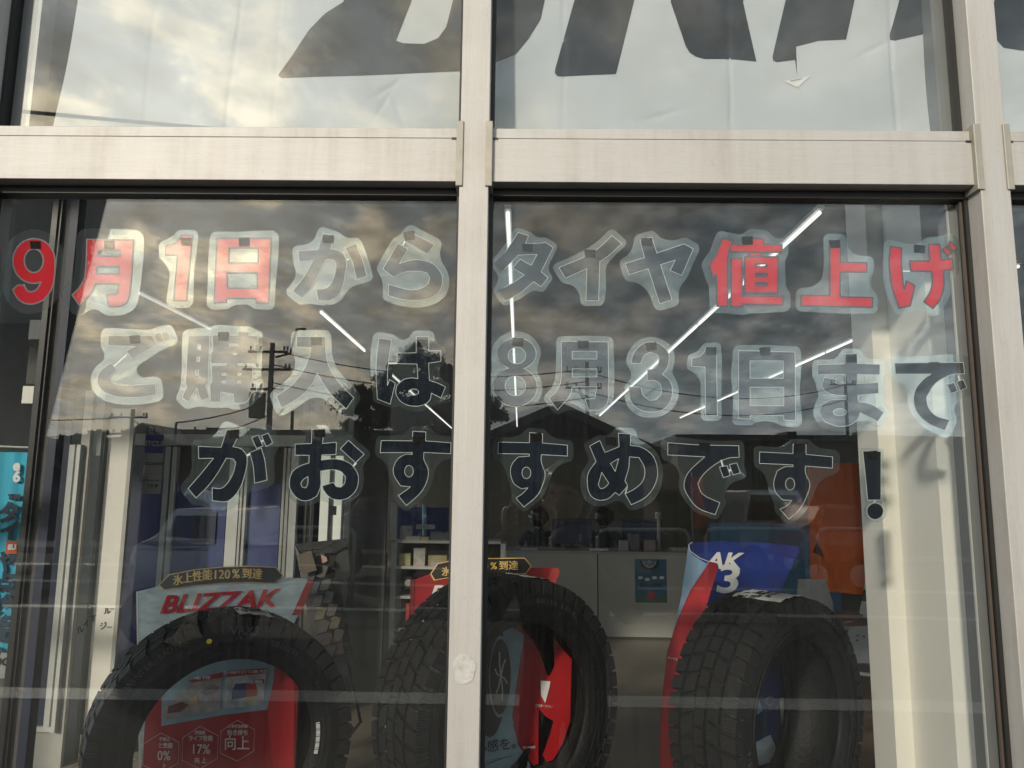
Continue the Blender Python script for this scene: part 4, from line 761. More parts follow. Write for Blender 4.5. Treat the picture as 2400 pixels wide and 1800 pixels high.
for px, lab in ((1340,'dark monitor behind the counter beside the seated worker'), (1505,'wide dark monitor behind the counter above the poster')):
    e = empty('monitor', P(px,1250,YC+.45), lab, 'monitor'); x = P(px,1250,YC+.45).x; box('screen', (x-.25,YC+.45,zc_+.05), (x+.25,YC+.48,zc_+.36), M['navyp'], e, bevel=.004); box('foot', (x-.08,YC+.42,zc_), (x+.08,YC+.56,zc_+.02), M['black'], e); box('neck', (x-.02,YC+.485,zc_+.021), (x+.02,YC+.51,zc_+.2), M['black'], e)
# ---- right background panels
YO = 7.6
orp = empty('orange_wall_panel', P(1970, 1250, YO), 'tall orange panel on the wall behind the exclamation mark', 'wall panel'); sheet('panel', [P(1895,1085,YO), P(2032,1085,YO), P(2040,1396,YO), P(1900,1382,YO)], (0,1,0), M['orange'], orp, .03)
blp = empty('blue_wall_panel', P(1780, 1250, YO), 'dark teal blue panel left of the orange panel', 'wall panel'); sheet('panel', [P(1664,1226,YO), P(1895,1226,YO), P(1972,1392,YO-.0), P(1972,1432,YO), P(1664,1412,YO)], (0,1,0), M['blued'], blp, .025)
tag(vs('grey_partition', 2033, 2140, 1250, YO-.2, 0, 2.2, .04, M['olive']), 'grey olive partition right of the orange panel', 'partition')
wc = empty('white_chair', P(1910, 1430, 6.4), 'white chair back half hidden behind the right tyre', 'chair'); sheet('backrest', [P(1868,1442,6.2), P(1872,1358,6.2), P(1880,1357,6.2), P(1935,1358,6.2), P(1952,1412,6.2), P(1956,1442,6.2)], (0,.02,0), M['chairg'], wc, 1)
x = P(1912,1442,6.2); MB().tube([x, Vector((x.x, x.y, 0))], .02).build('leg', M['chrome'], wc)
# ---- table, stand, chair at right
YT = 4.6
tbl = empty('reception_table', P(2020,1470,YT), 'table with leaflets behind the grey chair', 'table'); zt2 = P(2000,1462,YT).z
xa, xb = P(1935,1462,YT).x, P(1935,1462,YT).x+1.5
MB().box((xa, YT-.1, zt2-.03), (xb, YT+.6, zt2)).build('table_top', mat('table_brown', (.20,.15,.13), .4), tbl, bevel=.004)
for x in (xa+.12, xb-.12): MB().tube([(x, YT+.25, 0), (x, YT+.25, zt2-.03)], .025).build('leg', M['blk2'], tbl)
for k, (px, c_) in enumerate(((1962,(.35,.10,.09)),(1985,(.30,.28,.26)),(2010,(.32,.08,.07)))):
    p = P(px, 1455, YT); tag(MB().obox(Vector((p.x, YT+.05+.06*k, zt2+.003)), .07, .045, .0025, Matrix.Rotation(R(20*k-15),3,'Z')).build('leaflet', mat('table_leaflet', c_, .5)), ['red leaflet lying at the left end of the table','pale leaflet lying in the middle of the table','reddish leaflet lying nearest the brochure stand'][k], 'leaflet', 'leaflets on the table')
bs_ = empty('brochure_stand', P(2045,1400,YT-.05), 'clear leaning brochure stand with grey leaflets on the table', 'brochure stand')
sheet('acrylic_back', [P(2062,1332,YT), P(2080,1338,YT), P(2050,1452,YT), P(2022,1446,YT)], (0,1,0), mat('acrylic', (.30,.31,.31), .15), bs_, .006)
sheet('leaflet', [P(2044,1330,YT-.03), P(2070,1334,YT-.03), P(2065,1358,YT-.03), P(2036,1352,YT-.03)], (0,1,0), M['paper'], bs_, .004); sheet('leaflet', [P(2028,1362,YT-.05), P(2058,1366,YT-.05), P(2040,1444,YT-.05), P(2014,1438,YT-.05)], (0,1,0), M['paperd'], bs_, .004)
sheet('print_block', [P(2024,1382,YT-.056), P(2050,1386,YT-.056), P(2044,1412,YT-.056), P(2019,1408,YT-.056)], (0,1,0), M['ink'], bs_, .002); text('lettering', 'SALE', M['redc'], bs_, .05, facing(P(2052,1354,YT-.036), (0,-1,0)))
tag(MB().obox(P(2100,1440,YT), .10, .07, .035, Matrix.Identity(3)).build('telephone', M['black'], bevel=.012), 'dark rounded telephone at the right end of the table', 'telephone')
YH = 3.5
ch = empty('office_chair', P(2050,1600,YH), 'grey plastic chair with perforated back and castors', 'chair')
Vv=[]; Ff=[]; nx_, nz_ = 10, 6
for j in range(nz_+1):
    v = j/nz_
    for i in range(nx_+1):
        u = i/nx_*2-1; half = 66+10*v if v<.5 else 71+(v-.5)*0; px = 2052+u*(half-8*v*v); py = 1562-95*v+6*u*u; p = P(px, py, YH+.09*(-u*u)+.05); Vv.append(p)
for j in range(nz_):
    for i in range(nx_): a=j*(nx_+1)+i; Ff.append((a,a+1,a+nx_+2,a+nx_+1))
o = MB().add(Vv+[v+Vector((0,.012,0)) for v in Vv], Ff+[tuple(k+len(Vv) for k in f[::-1]) for f in Ff]).build('backrest', M['chairg'], ch, smooth=True)
for px, py in ((1996,1487),(2011,1490),(2026,1492),(1995,1497),(2010,1501),(2041,1494)):
    c_ = P(px,py,YH-.0); MB().tube([c_, c_+Vector((0,.012,0))], .0045, 8).build('back_hole', M['ink'], ch)
sheet('seat', [P(1992,1553,YH), P(2052,1560,YH-.0), P(2108,1558,YH), P(2125,1572,YH), P(2052,1578,YH), P(2000,1572,YH)], (0,.4,0), M['black'], ch, 1)
sheet('seat_shell', [P(2000,1573,YH), P(2052,1579,YH), P(2125,1573,YH), P(2100,1584,YH), P(2050,1587,YH), P(2010,1582,YH)], (0,.38,0), M['chairg'], ch, 1)
for px, py1 in ((2016,1655),(2060,1668)):
    a, b = P(px,1585,YH+.1), P(px,py1,YH+.1); MB().tube([a, b], .010, 8).build('leg', M['blk2'], ch); MB().tube([b+Vector((-.012,0,-.018)), b+Vector((.014,0,-.018))], .026, 14).build('castor', M['black'], ch)
a = P(2069,1585,YH+.12); MB().tube([a, P(2069,1660,YH+.12)], .007, 8).build('leg', M['chrome'], ch)

# ================================================================== PEOPLE
def skin_mesh(name, pts, edges, m, parent, sub=2):
    me = bpy.data.meshes.new(name); me.from_pydata([p[0] for p in pts], edges, []); o = bpy.data.objects.new(name, me); COL.objects.link(o)
    md = o.modifiers.new('s', 'SKIN'); 
    for k, p in enumerate(pts):
        r_ = p[1]; me.skin_vertices[0].data[k].radius = (r_, p[2] if len(p) > 2 else r_)
    me.skin_vertices[0].data[0].use_root = True
    sb = o.modifiers.new('d', 'SUBSURF'); sb.levels = sub; sb.render_levels = sub
    dg = bpy.context.evaluated_depsgraph_get(); me2 = bpy.data.meshes.new_from_object(o.evaluated_get(dg)); me2.name = name; bpy.data.objects.remove(o)
    me2.materials.clear(); me2.materials.append(m)
    for p in me2.polygons: p.use_smooth = True
    return link(bpy.data.objects.new(name, me2), parent)
def blob(name, c, r, m, parent, seed=0, amp=.06, n=18, zmin=-1):
    V = []; Ff = []; rs = random.Random(seed)
    ph = [rs.uniform(0,6) for _ in range(6)]
    for j in range(n+1):
        t = math.pi*j/n
        for i in range(2*n):
            a = math.pi*i/n; d = Vector((math.sin(t)*math.cos(a), math.sin(t)*math.sin(a), math.cos(t)))
            k = 1+amp*(math.sin(5*d.x+ph[0])*math.sin(6*d.y+ph[1])+.6*math.sin(9*d.z+ph[2]+4*d.x))
            V.append((c[0]+d.x*r[0]*k, c[1]+d.y*r[1]*k, c[2]+max(d.z, zmin)*r[2]*k))
    for j in range(n):
        for i in range(2*n): Ff.append((j*2*n+i, j*2*n+(i+1)%(2*n), (j+1)*2*n+(i+1)%(2*n), (j+1)*2*n+i))
    return MB().add(V, Ff).build(name, m, parent, smooth=True)
def head(c, f, parent, seed, tilt=0):
    """head centred at c, facing unit vector f"""
    f = Vector(f).normalized(); up = Vector((0,0,1)); rt = f.cross(up).normalized(); u2 = rt.cross(f)
    blob('head', c, (.078,.092,.115), M['skin'], parent, seed, .0)
    fc = Vector(c)
    MB().tube([fc+f*.085+u2*.012, fc+f*.108-u2*.02, fc+f*.088-u2*.03], [.008,.014,.008], 8).build('nose', M['skin'], parent, smooth=True)
    for s in (-1,1):
        blob('eye', fc+f*.080+rt*s*.032+u2*.012, (.012,.012,.008), M['ink'], parent, 1, 0, 8); blob('ear', fc+rt*s*.078-u2*.005, (.012,.02,.032), M['skin'], parent, 2, 0, 8)
    MB().tube([fc+f*.087+rt*.022-u2*.052, fc+f*.094-u2*.050, fc+f*.087-rt*.022-u2*.052], .005, 6).build('mouth', mat('lips', (.35,.15,.13), .5), parent)
    blob('hair', fc-f*.018+up*.028, (.090,.104,.112), M['hair'], parent, seed, .05, zmin=-.35)
def worker(x, y, lean, lab, seed):
    e = empty('person', (x, y, 0), lab, 'person', 'staff behind the counter')
    z = .95; c = Vector((x, y-.12*lean, z+.43-.05*lean))
    skin_mesh('body', [(Vector((x,y+.1,.50)), .15,.12), (Vector((x,y+.08,.75)), .14,.11), (Vector((x,y+.02,1.02)), .16,.11), (Vector((x,y-.04*lean,1.20)), .07,.07), (Vector((x,y-.08*lean,1.28)), .05,.05),
              (Vector((x-.17,y,1.14)), .065,.065), (Vector((x-.25,y-.05,.97)), .05,.05), (Vector((x-.20,y-.30,.96)), .04,.04), (Vector((x+.17,y,1.14)), .065,.065), (Vector((x+.25,y-.05,.97)), .05,.05), (Vector((x+.18,y-.30,.96)), .04,.04),
              (Vector((x-.12,y-.3,.5)), .08,.08), (Vector((x-.12,y-.34,.08)), .05,.05), (Vector((x+.12,y-.3,.5)), .08,.08), (Vector((x+.12,y-.34,.08)), .05,.05)],
              [(0,1),(1,2),(2,3),(3,4),(2,5),(5,6),(6,7),(2,8),(8,9),(9,10),(0,11),(11,12),(0,13),(13,14)], M['clothn'], e)
    head(c, (0,-.3,-1), e, seed); blob('hair', c+Vector((0,-.035,.03)), (.125,.13,.125), M['hair'], e, seed, .08)
    for s in (-1,1):
        hp = Vector((x+s*.19, y-.36, .965)); blob('hand', hp, (.04,.055,.018), M['skin'], e, 3, 0, 8)
        for k in range(5): MB().tube([hp+Vector((-.03+.015*k,-.045,0)), hp+Vector((-.032+.016*k,-.075,-.002)), hp+Vector((-.032+.016*k,-.095,-.012))], [.008,.007,.006], 6).build('finger', M['skin'], e, smooth=True)
    return e
pw = P(1262, 1262, YC+.75); worker(pw.x, YC+.80, 1.0, 'person with dark hair bending over the counter right of the centre post', 5)
pw = P(1417, 1262, YC+.75); worker(pw.x, YC+.95, .8, 'person in dark clothes sitting behind the counter above the seam', 9)

# photographer outdoors (mirrored in the glass)
ph = empty('person', (.16,-1.72,0), 'photographer in dark clothes holding up a phone, mirrored faintly in the right pane', 'person')
hx, hy, hz = .175, -1.66, 1.68
skin_mesh('body', [(Vector((.18,-1.76,.95)), .165,.115), (Vector((.18,-1.76,1.15)), .15,.105), (Vector((.18,-1.75,1.36)), .18,.11), (Vector((.18,-1.73,1.47)), .065,.065), (Vector((.178,-1.70,1.56)), .055,.055),
          (Vector((-.02,-1.74,1.42)), .068,.068), (Vector((-.11,-1.60,1.22)), .052,.052), (Vector((-.05,-1.41,1.55)), .036,.036), (Vector((.38,-1.74,1.42)), .068,.068), (Vector((.44,-1.60,1.22)), .052,.052), (Vector((.13,-1.42,1.55)), .036,.036),
          (Vector((.09,-1.76,.88)), .10,.10), (Vector((.07,-1.75,.48)), .075,.075), (Vector((.06,-1.78,.10)), .05,.05), (Vector((.06,-1.66,.05)), .045,.035), (Vector((.27,-1.76,.88)), .10,.10), (Vector((.29,-1.75,.48)), .075,.075), (Vector((.30,-1.78,.10)), .05,.05), (Vector((.30,-1.66,.05)), .045,.035)],
          [(0,1),(1,2),(2,3),(3,4),(2,5),(5,6),(6,7),(2,8),(8,9),(9,10),(0,11),(11,12),(12,13),(13,14),(0,15),(15,16),(16,17),(17,18)], M['cloth'], ph)
head((hx,hy,hz), (-.2,1,0), ph, 11)
for s, hp in ((-1, Vector((-.045,-1.375,1.60))), (1, Vector((.115,-1.385,1.60)))):
    blob('hand', hp, (.022,.035,.045), M['skin'], ph, 3, 0, 8)
    for k in range(4): MB().tube([hp+Vector((-s*.005,.02,-.03+.02*k)), hp+Vector((-s*.022,.035,-.02+.022*k)), hp+Vector((-s*.040,.030,-.012+.024*k))], [.009,.008,.007], 6).build('finger', M['skin'], ph, smooth=True)
    MB().tube([hp+Vector((0,-.01,.02)), hp+Vector((-s*.012,-.015,.05)), hp+Vector((-s*.03,-.01,.065))], [.011,.009,.008], 6).build('thumb', M['skin'], ph, smooth=True)
pho = empty('phone', (.035,-1.345,1.655), 'dark phone held up by the photographer', 'phone'); MB().box((-.003,-1.352,1.575), (.075,-1.343,1.73)).build('phone_body', M['black'], pho, bevel=.003); MB().tube([(.012,-1.343,1.71),(.012,-1.339,1.71)], .009, 14).build('lens', M['cargl'], pho)

# ================================================================== TYRES
def tyre(px, py, Y, yaw, Ro, Wd, lab, rows, nb, lean=0.0, seed=0, chev=1.0, ri=.66):
    C = P(px, py, Y); e = empty('tyre', C, lab, 'tyre', 'display tyres behind the glass')
    hw = Wd/2; Rc = Ro-.0105; rin = Ro*ri
    T = Matrix.Translation(C) @ Matrix.Rotation(yaw, 4, 'Z') @ Matrix.Rotation(lean, 4, 'Y')
    # local x = axle (towards viewer's side +x rotated), profile (x, r)
    prof = [(-hw*.70,rin),(-hw*.84,rin-.002),(-hw*.88,rin+.012),(-hw*.93,rin+.018),(-hw*.94,rin+.022),(-hw*1.0,rin+(Rc-rin)*.40),(-hw*1.015,rin+(Rc-rin)*.47),(-hw*1.0,rin+(Rc-rin)*.52),(-hw*.985,rin+(Rc-rin)*.70),(-hw*.965,rin+(Rc-rin)*.80),(-hw*.95,rin+(Rc-rin)*.81),(-hw*.90,Rc-.010),(-hw*.82,Rc-.003),(-hw*.5,Rc),
            (0,Rc+.001),(hw*.5,Rc),(hw*.82,Rc-.003),(hw*.90,Rc-.010),(hw*.95,rin+(Rc-rin)*.81),(hw*.965,rin+(Rc-rin)*.80),(hw*.985,rin+(Rc-rin)*.70),(hw*1.0,rin+(Rc-rin)*.52),(hw*1.015,rin+(Rc-rin)*.47),(hw*1.0,rin+(Rc-rin)*.40),(hw*.94,rin+.022),(hw*.93,rin+.018),(hw*.88,rin+.012),(hw*.84,rin-.002),(hw*.70,rin),
            (hw*.80,rin+.02),(hw*.86,rin+(Rc-rin)*.5),(hw*.74,Rc-.026),(0,Rc-.022),(-hw*.74,Rc-.026),(-hw*.86,rin+(Rc-rin)*.5),(-hw*.80,rin+.02)]
    n = 144; V = []; Ff = []; m = len(prof)
    for i in range(n):
        a = 2*math.pi*i/n
        for x, r_ in prof: V.append((x, math.cos(a)*r_, math.sin(a)*r_))
    for i in range(n):
        for k in range(m): Ff.append((i*m+k, i*m+(k+1)%m, ((i+1)%n)*m+(k+1)%m, ((i+1)%n)*m+k))
    def put(mb, name, mt, smooth=False, bevel=0, auto=False):
        o = mb.build(name, mt, e, smooth=smooth, bevel=bevel); o.matrix_parent_inverse = Matrix.Identity(4); o.matrix_basis = Matrix.Translation((0,0,0)) @ (world_of(e).inverted() @ T); return o
    put(MB().add(V, Ff), 'carcass', M['rubber'], smooth=True)
    rs = random.Random(seed); tb = MB()
    for (xa, xb, cnt, skew, gap, ph_) in rows:
        for i in range(cnt):
            a0 = 2*math.pi*(i+ph_)/cnt; da = 2*math.pi/cnt*(1-gap); jit = rs.uniform(-.06,.06)*da
            vs_ = []
            for lev, ins in ((0,0),(1,.0010)):
                for (x, t) in ((xa,0),(xb,0),(xb,1),(xa,1)):
                    u = (x-xa)/(xb-xa+1e-9); r_ = (Rc-.004 if lev == 0 else Ro - .004*(abs(x)/hw)**3)
                    if abs(x) > hw*.9: r_ = Rc-.018 if lev == 0 else Ro-.0065
                    sk = skew*(abs(x)-abs(xa) if chev else x-xa)/hw*.12
                    xx = x + (ins if x == xa else -ins)*(1 if xb > xa else -1); a = a0+da*t+sk+jit*u+(ins/Ro)*(1 if t == 0 else -1)
                    vs_.append((xx, math.cos(a)*r_, math.sin(a)*r_))
            tb.add(vs_, [(0,1,2,3),(4,7,6,5),(0,4,5,1),(1,5,6,2),(2,6,7,3),(3,7,4,0)])
            # shoulder lug wraps over the edge
            if abs(xb) > hw*.88:
                s = 1 if xb > 0 else -1
                l_ = []
                for rr_, xx in ((Ro-.006, xb), (Rc-.030, s*hw*1.005)):
                    for t in (0,1):
                        a = a0+da*t+skew*(abs(xb)-abs(xa))/hw*.12+.012*(1 if t else -1)*0; l_.append((xx, math.cos(a)*rr_, math.sin(a)*rr_)); l_.append((xx-s*.012, math.cos(a)*(rr_-.006), math.sin(a)*(rr_-.006)))
                tb.add(l_, [(0,2,6,4),(1,5,7,3),(0,4,5,1),(2,3,7,6),(0,1,3,2),(4,6,7,5)])
    put(tb, 'tread', M['tread'])
    # raised rings and sidewall marks
    for (r0, r1, xo) in ((rin+(Rc-rin)*.30, rin+(Rc-rin)*.315, hw*1.0), (rin+(Rc-rin)*.62, rin+(Rc-rin)*.632, hw*1.0), (rin+.030, rin+.033, hw*.965)):
        q = MB(); VV = []; FF = []
        for i in range(96):
            a = 2*math.pi*i/96
            for x, r_ in ((xo-.002, r0), (xo+.0016, (r0+r1)/2), (xo-.002, r1)): VV += [(x, math.cos(a)*r_, math.sin(a)*r_)]
        for i in range(96):
            for k in range(2): FF.append((i*3+k, i*3+k+1, ((i+1)%96)*3+k+1, ((i+1)%96)*3+k))
        put(q.add(VV, FF), 'sidewall_ring', M['rubber'], smooth=True)
    def side_text(s, ang, rad, size, mt, off=.0):
        # text on the sidewall that faces the viewer (local +x), reading along the arc
        for k, chh in enumerate(s):
            a = ang-(k-(len(s)-1)/2)*size*.62/rad
            up = Vector((0, math.cos(a), math.sin(a))); nn = Vector((1,0,0)); Ml = facing(Vector((hw*1.012, math.cos(a)*rad, math.sin(a)*rad)), nn, up=up)
            o = text('sidewall_letter', chh, mt, e, size, Ml, off=off, ext=.0008); o.matrix_parent_inverse = Matrix.Identity(4); o.matrix_basis = world_of(e).inverted() @ T
    return e, T, put, side_text, hw, rin, Rc
def rows_a(hw): # asymmetrical winter pattern
    return [(-hw*.97,-hw*.61,46,.5,.20,0),(-hw*.53,-hw*.21,40,1.0,.17,.3),(-hw*.15,hw*.13,44,.5,.11,.5),(hw*.20,hw*.53,40,1.0,.17,.1),(hw*.61,hw*.97,46,.5,.20,.4)]
# axle (local +x) must end up pointing at the viewer: yaw turns +x towards -Y plus the turn to the right
YAW = lambda th: R(-90+th)
tl_ = tyre(520, 1728, .75, YAW(30), .325, .200, 'leftmost black winter tyre with a yellow dot and paper label', rows_a(.1), 60, seed=1)
tm_ = tyre(1178, 1656, .82, YAW(40), .350, .215, 'middle black winter tyre behind the centre post with a dotted white line', rows_a(.1075), 60, seed=2)
tr_ = tyre(1808, 1674, .82, YAW(40), .320, .205, 'rightmost black tyre with broad tread turned to the left', rows_a(.1025), 60, seed=3)
rawr = mat('raised_rubber', (.05,.05,.05), .35, var=.1)
tl_[3]('WINTER RADIAL', R(128), tl_[5]+.078, .020, rawr); tl_[3]('TUBELESS', R(62), tl_[5]+.05, .018, rawr); tl_[3]('VRX3', R(85), tl_[5]+.070, .030, rawr, .0006)
tm_[3]('TUBELESS RADIAL', R(70), tm_[5]+.06, .018, rawr); tr_[3]('185/55R16', R(195), tr_[5]+.055, .020, rawr); tr_[3]('STUDLESS', R(60), tr_[5]+.07, .022, rawr)
# yellow dot, white barcode
def disc(tup, ang, rad, ru, rv, mt, name):
    hw = tup[4]; a = ang; c0 = Vector((hw*1.016, math.cos(a)*rad, math.sin(a)*rad)); t_ = Vector((0,-math.sin(a),math.cos(a))); r_ = Vector((0,math.cos(a),math.sin(a)))
    pts = [c0+t_*ru*math.cos(b)+r_*rv*math.sin(b) for b in np.linspace(0,2*math.pi,20,endpoint=False)]
    return tup[2](MB().prism(pts, (.001,0,0)), name, mt)
disc(tl_, R(103), tl_[5]+.058, .0065, .006, mat('yellow_paint', (.62,.52,.03), .5), 'balance_dot')
hw = tl_[4]
for k in range(15):
    a = R(8-k*1.35); rad = tl_[5]+.012; c0 = Vector((hw*.985, math.cos(a)*rad, math.sin(a)*rad)); t_ = Vector((0,-math.sin(a),math.cos(a)))*(.0012+.0008*(k % 3)); r_ = Vector((0,math.cos(a),math.sin(a)))*.005
    tl_[2](MB().prism([c0-t_-r_, c0+t_-r_, c0+t_+r_, c0-t_+r_], (.0012,0,0)), 'barcode_stripe', M['paper'])
# paper labels on the treads
def label(tup, a0, a1, x0, x1, body):
    Ro_ = tup[6]+.0095; hw = tup[4]; V = []; Ff = []; na, nx2 = 10, 8; rs = random.Random(5)
    for i in range(na+1):
        a = a0+(a1-a0)*i/na
        for j in range(nx2+1):
            x = x0+(x1-x0)*j/nx2; r_ = Ro_+.0012*math.sin(i*1.7+j)+.0016*rs.random(); V.append((x, math.cos(a)*r_, math.sin(a)*r_))
    for i in range(na):
        for j in range(nx2): p = i*(nx2+1)+j; Ff.append((p,p+1,p+nx2+2,p+nx2+1))
    tup[2](MB().add(V, Ff), 'paper_label', M['paper'], smooth=True)
    am = (a0+a1)/2; up = Vector((1,0,0)); nn = Vector((0,math.cos(am),math.sin(am)))
    for (s_, dx, sz) in ((body, .0, .022), ('STUDLESS TIRE', .022, .009), ('205/60R16', -.022, .010)):
        o = text('label_print', s_, M['ink'], tup[0], sz, facing(nn*(Ro_+.0035)+Vector(((x0+x1)/2+dx,0,0)), nn, up=-up), off=.0005); o.matrix_parent_inverse = Matrix.Identity(4); o.matrix_basis = world_of(tup[0]).inverted() @ tup[1]
label(tl_, R(72), R(88), -.03, .085, 'VRX3'); label(tm_, R(72), R(86), -.03, .09, 'VRX3'); label(tr_, R(84), R(104), -.06, .085, 'VRX3')
# dotted white line round the middle tyre
hw = tm_[4]; mb = MB(); Ro_ = tm_[6]+.0092
for i in range(230):
    a = 2*math.pi*i/230
    if i % 2: continue
    b = a+2*math.pi/330; mb.add([(x, math.cos(t)*Ro_, math.sin(t)*Ro_) for t in (a, b) for x in (-.004-hw*.2, -.0022-hw*.2)], [(0,1,3,2)])
tm_[2](mb, 'white_line', M['paper'])
# plinths (below the picture) that carry the tyres
for tup, lab in ((tl_, 'left'), (tm_, 'middle'), (tr_, 'right')):
    C = tup[0].location; rad = tup[6]+.0085; zt3 = C.z-rad
    tag(box('display_plinth', (C.x-.22, C.y-.16, 0), (C.x+.22, C.y+.22, zt3), M['white'], None, bevel=.004), 'white plinth under the %s display tyre, below the picture' % {'left':'leftmost','middle':'middle','right':'rightmost'}[lab], 'plinth', 'plinths of the display tyres')

# ================================================================== CARD STANDS
def plane(px, py, Y, th):
    C = P(px, py, Y); return C, Vector((math.sin(R(th)), -math.cos(R(th)), 0))
def card(name, pts, pl_, m, parent, off=0.0, t=.0015):
    C, n = pl_; C2 = C+n*off
    return MB().prism([PN(x, y, C2, n) for x, y in pts], -n*t).build(name, m, parent)
def btext(body, px, py, size, pl_, m, parent, off, rot=0, d=.7):
    for k in (-d, d): ctext(body, px+k, py, size, pl_, m, parent, off+(.0002 if k > 0 else 0), rot=rot, w_=.0001)
def ctext(body, px, py, size, pl_, m, parent, off=.004, rot=0, w_=.0, shear=0, space=1, sx=1, name='lettering'):
    C, n = pl_; C2 = C+n*off; return text(name, body, m, parent, size, facing(PN(px, py, C2, n), n, rot=R(rot)), off=w_, shear=shear, space=space, sx=sx)
# left card
A = plane(520, 1500, 1.05, -8); e = empty('card_stand', A[0], 'ice blue and red card wrap behind the leftmost tyre with gold text badge', 'card stand')
card('face', [(323,1386),(380,1372),(470,1362),(560,1354),(650,1352),(712,1356),(731,1358),(733,1366),(700,1440),(668,1500),(640,1600),(625,1700),(610,1810),(330,1810),(326,1600)], A, M['skyc'], e)
card('edge_strip', [(722,1357),(732,1359),(734,1368),(704,1440),(684,1442)], A, M['redl'], e, .003)
card('white_edge', [(319,1387),(323,1386),(330,1810),(326,1810)], A, M['paper'], e, .002)
card('badge_rim', [(371,1371),(396,1346),(460,1334),(520,1328),(580,1326),(646,1329),(664,1349),(643,1367),(580,1366),(520,1368),(450,1374),(384,1384)], A, M['gold'], e, .005)
card('badge', [(374,1371),(398,1348),(460,1336),(520,1330),(580,1328),(645,1331),(661,1349),(642,1365),(580,1364),(520,1366),(450,1372),(385,1381)], A, M['badge'], e, .008)
for k, ch_ in enumerate('氷上性能120%到達'):
    xx = [417,440,463,486,505,519,533,553,578,603][k]; yy = [1361,1356,1352,1349,1348,1347,1347,1346,1346,1347][k]
    btext(ch_, xx, yy, .034*(1.0 if ord(ch_) > 255 else 1.12), A, M['gold'], e, .011, rot=6-k*1.0)
ctext('BLIZZAK', 506, 1412, .074, A, mat('logo_red', (.60,.015,.03), .4), e, .006, rot=5, w_=.0018, shear=.35, sx=1.32)
HX = plane(520, 1650, .92, -10)
card('lower_face', [(350,1545),(640,1530),(700,1600),(690,1830),(330,1830)], HX, M['redc'], e)
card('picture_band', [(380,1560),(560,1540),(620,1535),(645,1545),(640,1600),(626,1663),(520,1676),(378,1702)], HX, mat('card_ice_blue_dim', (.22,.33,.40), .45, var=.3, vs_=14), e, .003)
card('red_flank', [(645,1545),(690,1600),(690,1800),(640,1800),(626,1663),(640,1600)], HX, mat('card_red_bright', (.42,.010,.015), .4), e, .004)
def photo(q, name):
    card('photo_frame', q, HX, M['ink'], e, .006)
x_ = [(448,1578),(521,1576),(516,1667),(383,1690),(384,1660)]
card('photo', [(460,1590),(520,1584),(517,1664),(384,1688),(384,1660)], HX, mat('photo_snow', (.34,.30,.30), .5, var=.5, vs_=22), e, .006)
card('photo_title', [(440,1596),(521,1575),(521,1588),(450,1600)], HX, M['redc'], e, .008)
card('photo', [(530,1580),(624,1568),(617,1652),(523,1661)], HX, mat('photo_snow_road', (.42,.42,.43), .5, var=.45, vs_=30), e, .006)
card('photo_title', [(531,1573),(625,1566),(624,1578),(530,1587)], HX, M['redc'], e, .008)
ctext('凍った曲がり角で「この差」を実感', 577, 1575, .0085, HX, M['paper'], e, .0095, rot=5, w_=.0002); ctext('の差」を実感', 474, 1589, .0085, HX, M['paper'], e, .0095, rot=5, w_=.0002)
# small cars printed on the pictures
card('car_print', [(544,1618),(552,1603),(576,1601),(578,1634),(543,1640)], HX, mat('print_blue', (.015,.02,.12), .5), e, .0085); card('car_print', [(576,1601),(598,1603),(604,1622),(602,1632),(578,1634)], HX, mat('print_red', (.35,.03,.02), .5), e, .0085)
card('snow_print', [(575,1634),(602,1631),(600,1641),(580,1643)], HX, mat('print_tan', (.50,.33,.15), .6), e, .009); card('tag_print', [(594,1594),(618,1592),(618,1601),(596,1602)], HX, M['redc'], e, .009); ctext('VRX3', 606, 1598, .010, HX, M['paper'], e, .0105, w_=.0003)
card('car_print', [(470,1622),(500,1604),(512,1612),(508,1622),(482,1630)], HX, mat('print_grey', (.15,.15,.15), .5), e, .0085); card('car_print', [(395,1655),(425,1645),(440,1652),(420,1668),(392,1672)], HX, mat('print_maroon', (.12,.02,.02), .5), e, .0085); card('snow_print', [(440,1640),(462,1630),(466,1645),(446,1655)], HX, bpy.data.materials['print_tan'], e, .0085)
def hexa(cx_, cy_, r_, h_):
    pts = [(cx_, cy_-h_), (cx_+r_, cy_-h_*.55), (cx_+r_*.97, cy_+h_*.5), (cx_-.0, cy_+h_), (cx_-r_, cy_+h_*.6), (cx_-r_*.97, cy_-h_*.45)]
    C, n = HX; C2 = C+n*.007; w3 = [PN(x, y, C2, n) for x, y in pts]; MB().tube(w3+[w3[0], w3[1]], .00075, 5).build('hexagon_line', mat('print_white', (.62,.55,.54), .5), e)
hexa(377, 1765, 42, 47); hexa(469, 1752, 42, 50); hexa(556, 1736, 40, 48)
WH = bpy.data.materials['print_white']
for (s_, x_, y_, z_) in (('経済的',469,1718,.011),('ライフ性能',470,1731,.0155),('17%',470,1757,.036),('向 上',470,1783,.017),('経年劣化抑制',558,1703,.010),('効き持ち',557,1718,.0165),('向上',555,1744,.040),('性向上',386,1733,.011),('と性能',388,1748,.0155),('0%',384,1772,.036),('上',384,1797,.017)):
    ctext(s_, x_, y_, z_, HX, WH, e, .006, rot=4, w_=.0003)
